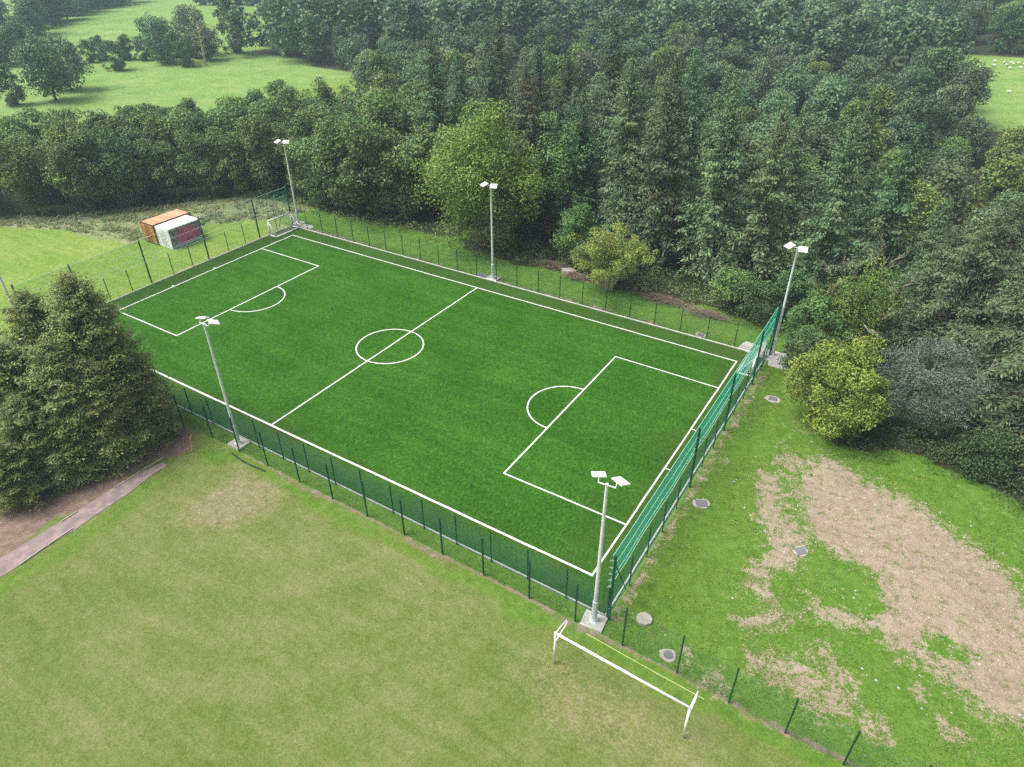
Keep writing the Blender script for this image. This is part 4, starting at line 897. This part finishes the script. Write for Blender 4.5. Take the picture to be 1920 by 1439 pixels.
row([(-262, 128), (-240, 150), (-270, 182), (-330, 210)], 'tree in the far corner wood above the small field', 'far corner wood trees', BR[:3], .8, 1.2, 9, 6)
row([(-226, 186), (-206, 190), (-196, 203), (-203, 212)], 'dark tree in the copse jutting into the top of the rising field', 'copse trees', [BR[3], BR[0]], .8, 1.1, 6, 7)
row([(-222, 192), (-204, 198)], 'dark tree in the copse jutting into the top of the rising field', 'copse trees', [BR[3], BR[0]], .8, 1.1, 6, 17)
row([(-270, 262), (-240, 268), (-205, 262), (-180, 262)], 'tree on the far side of the highest field', 'highest field trees', BR[:3], .9, 1.3, 10, 27)
# single notable trees in the middle distance
for x, y, s, sz, m_, lb in [(3.5, 168, 1.75, 1.35, BR[0], 'huge rounded olive-topped tree in front of the far wood'), (83, 118, .75, .7, BR[0], 'small bright yellow-green tree by the little field near the frame edge'),
                            (57, 152, 1.1, 1.0, BR[3], 'dark tree leaning into the sheep field'), (66, 128, .8, .7, BR[0], 'rounded grey tree below the sheep field'), (47, 84, .9, .8, BR[1], 'mid green tree just behind the spruces')]:
    put_tree('field_tree', m_, x, y, lb, 'tree', s, sz=sz)
# --- the far wood: nearest trees one by one, the rest as one mass
def zone(x, y):
    # conifer plantation strip in the middle of the far wood
    return sdf([(-62, 170), (-4, 178), (-18, 240), (-50, 345), (-150, 330), (-120, 230)], np.array([x]), np.array([y]))[0] > 0
NEARPOLY = [(-26, 68), (-5, 64), (3, 62), (40, 69), (75, 60), (110, 55), (130, 90), (100, 140), (72, 118), (62, 128), (64, 158), (57, 172), (50, 190), (20, 195), (-10, 172), (-62, 168), (-111, 150), (-111, 110), (-98, 113), (-88, 109), (-72, 106), (-57, 103), (-46, 93)]
cnt = 0; pts = scatter(NEARPOLY, 6.6, 21, avoid=[(3.5, 168, 10), (47, 84, 4), (66, 128, 5), (57, 152, 6)])
pts.sort(key=lambda p: (p[0] - CAM.x) ** 2 + (p[1] - CAM.y) ** 2)
mass = []
for x, y in pts:
    if not inview(x, y): continue
    if cnt < 150:
        s = rng0.uniform(.58, .92); cnt += 1
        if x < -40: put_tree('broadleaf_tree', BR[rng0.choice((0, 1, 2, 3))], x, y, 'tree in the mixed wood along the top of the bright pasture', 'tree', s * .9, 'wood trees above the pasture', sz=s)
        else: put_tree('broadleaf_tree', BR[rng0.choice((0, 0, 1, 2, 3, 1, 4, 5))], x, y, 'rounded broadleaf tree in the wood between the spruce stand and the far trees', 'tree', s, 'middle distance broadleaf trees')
    else: mass.append((x, y, 0))
BIG = [(-111, 150), (-62, 168), (-10, 174), (20, 196), (50, 192), (56, 213), (90, 208), (150, 220), (170, 420), (-90, 460), (-190, 330), (-235, 250), (-215, 215), (-190, 216), (-165, 190), (-130, 160)]
pts = scatter(BIG, 8.4, 22, avoid=[(3.5, 168, 10)]); pts.sort(key=lambda p: (p[0] - CAM.x) ** 2 + (p[1] - CAM.y) ** 2)
nb_ = ns_ = 0
for x, y in pts:
    if not inview(x, y, 10): continue
    cz = zone(x, y)
    if cz and ns_ < 90: ns_ += 1; s = rng0.uniform(.85, 1.1); put_tree('spruce_tree', SPF[rng0.randrange(2)], x, y, 'slim dark conifer in the far plantation strip', 'tree', s * 1.2, 'far plantation conifers', sz=s)
    elif not cz and nb_ < 140: nb_ += 1; s = rng0.uniform(.9, 1.3); put_tree('broadleaf_tree', BR[rng0.choice((0, 0, 1, 2, 3, 1, 4, 5))], x, y, 'large round crowned tree in the far wood beyond the spruces', 'tree', s, 'far wood trees', sz=s * .92)
    else: mass.append((x, y, 1 if cz else 0))
    if cz:   # conifers stand closer together
        mass.append((x + 3.5, y + 3, 1)); mass.append((x - 3, y + 3.5, 1))
rngm = np.random.default_rng(5); Qs = []; ts = []
FB = []
for sd_, shp in ((301, 'round'), (302, 'egg')):
    m_, _ = crown_broad(sd_, 13, 5.2, .5, 50, 24, .85, shp, L_far); a_ = np.empty(len(m_.vertices) * 3, np.float32); m_.vertices.foreach_get('co', a_); b_ = np.empty(len(m_.polygons), np.float32); m_.attributes['tint'].data.foreach_get('value', b_); FB.append((a_.reshape(-1, 4, 3), b_)); bpy.data.meshes.remove(m_)
mc, mt = spruce_meshes(303, 17, 3.6, 1, wh=1.3, nb=4, tw=4, ls=1.1, mat=L_spruce, width=.5); a_ = np.empty(len(mc.vertices) * 3, np.float32); mc.vertices.foreach_get('co', a_); b_ = np.empty(len(mc.polygons), np.float32); mc.attributes['tint'].data.foreach_get('value', b_); FS = (a_.reshape(-1, 4, 3), b_)
bpy.data.meshes.remove(mc); bpy.data.meshes.remove(mt)
for kind_, mat_, nm, lb in ((0, L_far, 'distant_wood', 'distant mass of round treetops filling the far hillside'), (1, L_spruce, 'distant_conifers', 'distant mass of conifer tops behind the plantation strip')):
    Qs = []; ts = []
    for x, y, kk in mass:
        if kk != kind_: continue
        Q, tt = FS if kk else FB[rngm.integers(2)]; s = rngm.uniform(.95, 1.4) if not kk else rngm.uniform(.8, 1.05); a = rngm.uniform(0, 6.28); c_, s_ = math.cos(a), math.sin(a)
        Rm = np.array([[c_, s_, 0], [-s_, c_, 0], [0, 0, 1]]); Qs.append((Q @ Rm) * s + np.array([x, y, float(T(x, y))])); ts.append(tt + rngm.uniform(-.22, .22))
    if Qs: tag(link(nm, quads_mesh(nm, np.concatenate(Qs), np.concatenate(ts), mat_)), lb, 'wood', kind='stuff')
print('mass', len(mass))

# --- labels for the trees that can be told apart by row and order
ORD = 'first second third fourth fifth sixth seventh eighth ninth tenth eleventh twelfth thirteenth fourteenth fifteenth sixteenth seventeenth eighteenth nineteenth twentieth twenty-first twenty-second twenty-third twenty-fourth twenty-fifth twenty-sixth twenty-seventh twenty-eighth'.split()
def screen_u(o):
    d = Vector(o.location) - CAM; return d.dot(r2) / d.dot(fwd)
def rows_by_depth(group, bands, fmt, where='from the left'):
    obs = [o for o in C.objects if o.get('group') == group]
    for nm, test in bands:
        sel = sorted([o for o in obs if test(o.location.x, o.location.y)], key=screen_u)
        for k, o in enumerate(sel):
            if k < len(ORD): o['label'] = fmt % (nm, ORD[k]) + ' ' + where
rows_by_depth('spruces behind the far fence', [('front row', lambda x, y: y < 44.6), ('second row', lambda x, y: 44.6 <= y < 50.2), ('third row', lambda x, y: 50.2 <= y < 55.5), ('back row', lambda x, y: y >= 55.5)], 'dark spruce, %s behind the far fence, %s')
pd = lambda x, y: sdf(PLANT_POLY, np.array([x]), np.array([y]))[0]
fr = lambda x, y: (y - 16.5) * .0 + min(math.hypot(x - ax, y - ay) for ax, ay in [(-60, -2), (-53, 1), (-46, 4), (-37, 12), (-30, 16.5), (-27, 20), (-24, 24), (-20, 29), (-16, 34.5), (-10, 35), (-4, 35.5), (1, 36), (6, 36.5), (12, 37), (17, 37.5)])
rows_by_depth('trees of the young plantation', [('front edge', lambda x, y: fr(x, y) < 4), ('second row', lambda x, y: 4 <= fr(x, y) < 8), ('middle', lambda x, y: 8 <= fr(x, y) < 12.5), ('inner rows', lambda x, y: 12.5 <= fr(x, y) < 18), ('far side', lambda x, y: fr(x, y) >= 18)], 'leafy tree in the %s of the plantation, %s')
rows_by_depth('grey-green spruces on the slope', [('lower', lambda x, y: y < 34), ('upper', lambda x, y: y >= 34)], 'shaggy grey-green spruce on the %s slope, %s')
rows_by_depth('wood trees above the pasture', [('above the bright pasture', lambda x, y: True)], 'tree of the mixed wood %s, %s')
rows_by_depth('tree belt above the rising field', [('belt', lambda x, y: True)], 'large tree in the %s above the rising field, %s')
rows_by_depth('hedge corner trees', [('corner', lambda x, y: True)], 'tree in the hedge %s beside the rising field, %s')
rows_by_depth('far corner hedge', [('far corner fields', lambda x, y: True)], 'dark tree of the short hedge in the %s, %s')
rows_by_depth('highest field trees', [('highest field', lambda x, y: True)], 'tree on the far side of the %s, %s')
rows_by_depth('far corner wood trees', [('far corner wood', lambda x, y: True)], 'tree in the %s above the small field, %s')
rows_by_depth('copse trees', [('copse', lambda x, y: True)], 'dark tree in the %s at the top of the rising field, %s')
rows_by_depth('dark hedge shrubs', [('hedge', lambda x, y: True)], 'dark low shrub in the %s across the pasture, %s')
# --- undergrowth: brambles on the bank and under the trees
def undergrowth(name, label, polys, sp, seed, mat, r0=.5, r1=1.2, per=130, ls=.15, hgt=.55):
    rng = np.random.default_rng(seed); cs = []; rs = []
    for poly in polys:
        for x, y in scatter(poly, sp, seed):
            if inview(x, y, 0): cs.append((x, y, float(T(x, y)) + rng.uniform(.05, hgt))); rs.append(rng.uniform(r0, r1))
    Q, tt, _ = blob_leaves(rng, np.array(cs), np.array(rs), per, ls, flat=.6, upb=.5, inner=.5); tag(link(name, quads_mesh(name, Q, tt, mat)), label, 'undergrowth', kind='stuff')
undergrowth('bramble_undergrowth', 'dark green brambles and ferns covering the bank beyond the bare soil', [[(61.5, 20.2), (64.3, 19.3), (68.8, 20.8), (73, 20.3), (76.5, 17.8), (82, 15.5), (84, 30), (68, 34), (60, 30)]], 1.15, 41, L_under, .6, 1.3, 120, .15)
undergrowth('woodland_undergrowth', 'low green plants and saplings along the wood edge behind the far fence', [[(13, 34.2), (24, 34.0), (34, 35.6), (46, 35.4), (56, 34.2), (60, 36), (60, 41), (40, 42), (13, 39)], [(-16, 33.2), (13, 35), (13, 38), (-16, 38)], [(-30, 17), (-24, 25), (-16, 35), (-12, 37), (-27, 22), (-34, 13)]], 1.02, 42, L_plant, .4, 1.1, 75, .17)
# grass tufts
def tufts(name, label, areas, seed, mat, hmin, hmax, blades=4, mask=None, zf=1.):
    rng = np.random.default_rng(seed); Pp = []
    for poly, dens in areas:
        p = np.array(poly); lo = p.min(0); hi = p.max(0); n = int((hi - lo).prod() * dens); q = rng.uniform(lo, hi, (n, 2)); q = q[sdf(poly, q[:, 0], q[:, 1]) > 0]; Pp.append(q)
    q = np.concatenate(Pp)
    cl = fbm(q[:, 0] * .9, q[:, 1] * .9, seed); keep = rng.random(len(q)) < sstep(.30, .62, cl)
    if mask: keep &= mask(q[:, 0], q[:, 1], rng.random(len(q)))
    q = q[keep]; cl = cl[keep]; z = T(q[:, 0], q[:, 1]); n = len(q)
    idx = np.repeat(np.arange(n), blades); m_ = len(idx); hh = rng.uniform(hmin, hmax, m_) * (.6 + .8 * cl[idx]); a = rng.uniform(0, 6.28, m_); ln = rng.uniform(.5, 1.3, m_) * hh; wv = hh * .16 + .004
    b0 = np.stack([q[idx, 0] + rng.normal(size=m_) * hmax * .25, q[idx, 1] + rng.normal(size=m_) * hmax * .25, z[idx] - .02], -1); dx = np.stack([np.cos(a), np.sin(a), 0 * a], -1); sx = np.stack([-np.sin(a), np.cos(a), 0 * a], -1)
    Q = np.stack([b0 - sx * wv[:, None], b0 + sx * wv[:, None], b0 + dx * (ln * .45)[:, None] + sx * (wv * .8)[:, None] + np.array([0, 0, 1]) * (hh * zf * .7)[:, None], b0 + dx * ln[:, None] + np.array([0, 0, 1]) * (hh * zf)[:, None]], 1)
    tag(link(name, quads_mesh(name, Q, .45 + .25 * (cl[idx] - .45) + rng.normal(size=m_) * .2, mat)), label, 'grass', kind='stuff')
nosoil = lambda x, y, r: (sstep(-.6, .5, sdf(SOIL, x, y)) * .97 < r) & (sstep(-.5, .3, sdf(SOIL_B, x, y)) * .85 < r)
tufts('rough_grass', 'lush green grass around the pitch fences and the bare soil', [([(56.6, -3.2), (78, -3.4), (84, 12), (76, 17.5), (70, 20.3), (64, 19.3), (60, 22.5), (57.3, 27), (56.5, 27)], 34),
      ([(18, -3.2), (56, -3.2), (56, -2.35), (18, -2.35)], 45), ([(-2, 29.9), (53, 29.9), (55, 33.6), (36, 35), (14, 34.5), (-2, 34)], 30)], 61, L_grass, .07, .17, 3, nosoil, .45)
tufts('pale_rough_grass', 'tall pale dry grass and rushes behind the containers below the plantation', [([(-48, 1), (-33.3, 10.6), (-25.8, 13.8), (-19.7, 15), (-14, 16.2), (-13.8, 22.3), (-11.5, 24.5), (-8, 28.5), (-5.2, 32), (-5, 34), (-16, 33), (-25, 22), (-31, 15.5), (-48, 4)], 12)], 62, L_rough, .15, .42, 4)
# pebbles on the bare soil
rng = np.random.default_rng(71); mb = MB(); q = rng.uniform((57, -4), (78, 20), (5200, 2)); s1 = np.maximum(sdf(SOIL, q[:, 0], q[:, 1]), sdf(SOIL_B, q[:, 0], q[:, 1])); q = q[(s1 > -.4) | (rng.random(len(q)) < .10)]
zz = T(q[:, 0], q[:, 1])
for (x, y), z in zip(q, zz):
    r = float(rng.choice([.02, .03, .04, .06, .085], p=[.36, .32, .2, .09, .03])); a = float(rng.uniform(0, 6)); v = [(x + r * math.cos(a + k * 1.57) * float(rng.uniform(.7, 1.3)), y + r * math.sin(a + k * 1.57), z + r * .15) for k in range(4)] + [(x, y, z + r * float(rng.uniform(.6, 1.)))]
    mb.add(v, [(0, 1, 4), (1, 2, 4), (2, 3, 4), (3, 0, 4)])
tag(mb.obj('gravel', STONE), 'pale stones and grit scattered over the bare soil', 'gravel', kind='stuff')
# heaps of cut branches along the wood edge
def brash(x, y, rx, ry, hh, n, seed, label):
    rr = random.Random(seed); mb = MB()
    for _ in range(n):
        a = rr.gauss(0, .5) ; px, py = rr.gauss(0, rx * .45), rr.gauss(0, ry * .45); z = hh * math.exp(-(px / rx) ** 2 - (py / ry) ** 2) * rr.uniform(.3, 1); L = rr.uniform(.5, 1.6)
        d = Vector((math.cos(a), math.sin(a), rr.uniform(-.2, .25))) * L / 2; c = Vector((px, py, z + .03)); mb.tube([c - d, c + Vector((0, 0, .05)), c + d], [.022, .016, .008], 3, False)
    tag(mb.obj('brushwood_heap', TWIG, None, loc=(x, y, float(T(x, y)))), label, 'brushwood', 'heaps of cut branches behind the far fence')
for k, (x, y, rx, ry, n) in enumerate([(31.5, 36.2, 2.8, 1.0, 330), (34.8, 34.8, 1.6, .9, 200), (44.4, 34.6, 2.8, .8, 330), (49.2, 33.9, 2.2, .8, 260)]):
    brash(x, y, rx, ry, .5, n, 500 + k, ['brown heap of cut branches left of the hazel at the wood edge', 'small heap of cut branches touching the hazel by the pale rock', 'heap of grey cut branches right of the hazel outside the far fence', 'heap of cut branches nearest the concrete slab outside the far fence'][k])
blob_slab('rock', 33.3, 35.4, .75, .5, .45, STONE, .3, 9, .2, 15, label='pale boulder among the cut branches behind the far fence', cat='rock')
# sheep
def sheep_mesh():
    mb = MB(); mb.tube([(-.55, 0, .62), (-.42, 0, .66), (0, 0, .70), (.42, 0, .68), (.56, 0, .64)], [.12, .30, .34, .28, .12], 8); mb.tube([(.5, 0, .74), (.72, 0, .84), (.86, 0, .78)], [.14, .11, .06], 6)
    for sx in (-.36, .36):
        for sy in (-.14, .14): mb.tube([(sx, sy, .5), (sx, sy, .0)], [.06, .04], 5)
    return mb.mesh('sheep', SHEEP, True)
SHM = sheep_mesh()
for k, (x, y) in enumerate([(66.1, 205.6), (68.1, 205.1), (69.7, 204.9), (70.2, 203.4), (71.3, 204.8), (72.6, 203.6), (69.7, 198.4), (71.9, 199.9), (62.6, 203.9), (66.3, 200.5), (66.5, 185.6), (70.7, 176.8), (63.3, 196.8), (62.1, 192.7), (68.8, 202.0)]):
    o = link('sheep', SHM, None, (x, y, float(T(x, y))), (0, 0, k * 1.7), (.66,) * 3); tag(o, 'white sheep grazing in the small pale field beyond the wood', 'sheep', 'sheep in the far field')

rows_by_depth('sheep in the far field', [('far field', lambda x, y: True)], 'white sheep grazing in the small pale %s beyond the wood, %s')

# ------------------------------------------------------------------ air
hz = bpy.data.materials.new('haze'); hz.use_nodes = True; n = hz.node_tree; n.nodes.remove(n.nodes['Principled BSDF'])
pv = N(n, 'ShaderNodeVolumePrincipled'); pv.inputs['Density'].default_value = .00050; pv.inputs['Color'].default_value = (.60, .80, 1.0, 1); pv.inputs['Anisotropy'].default_value = .2
n.links.new(pv.outputs[0], n.nodes['Material Output'].inputs['Volume'])
mb = MB(); mb.box((-100, 325, 12.5), (1060, 890, 44)); o = mb.obj('haze', hz); o['kind'] = 'stuff'
tris = sum(len(m_.loop_triangles) or sum(max(0, p.loop_total - 2) for p in m_.polygons) for m_ in bpy.data.meshes if len(m_.polygons) < 3000) + sum(len(m_.polygons) * 2 for m_ in bpy.data.meshes if len(m_.polygons) >= 3000)
open('/tmp/tris.txt','w').write(str(tris)) if False else print('TRIS', tris, 'objects', len(bpy.data.objects))
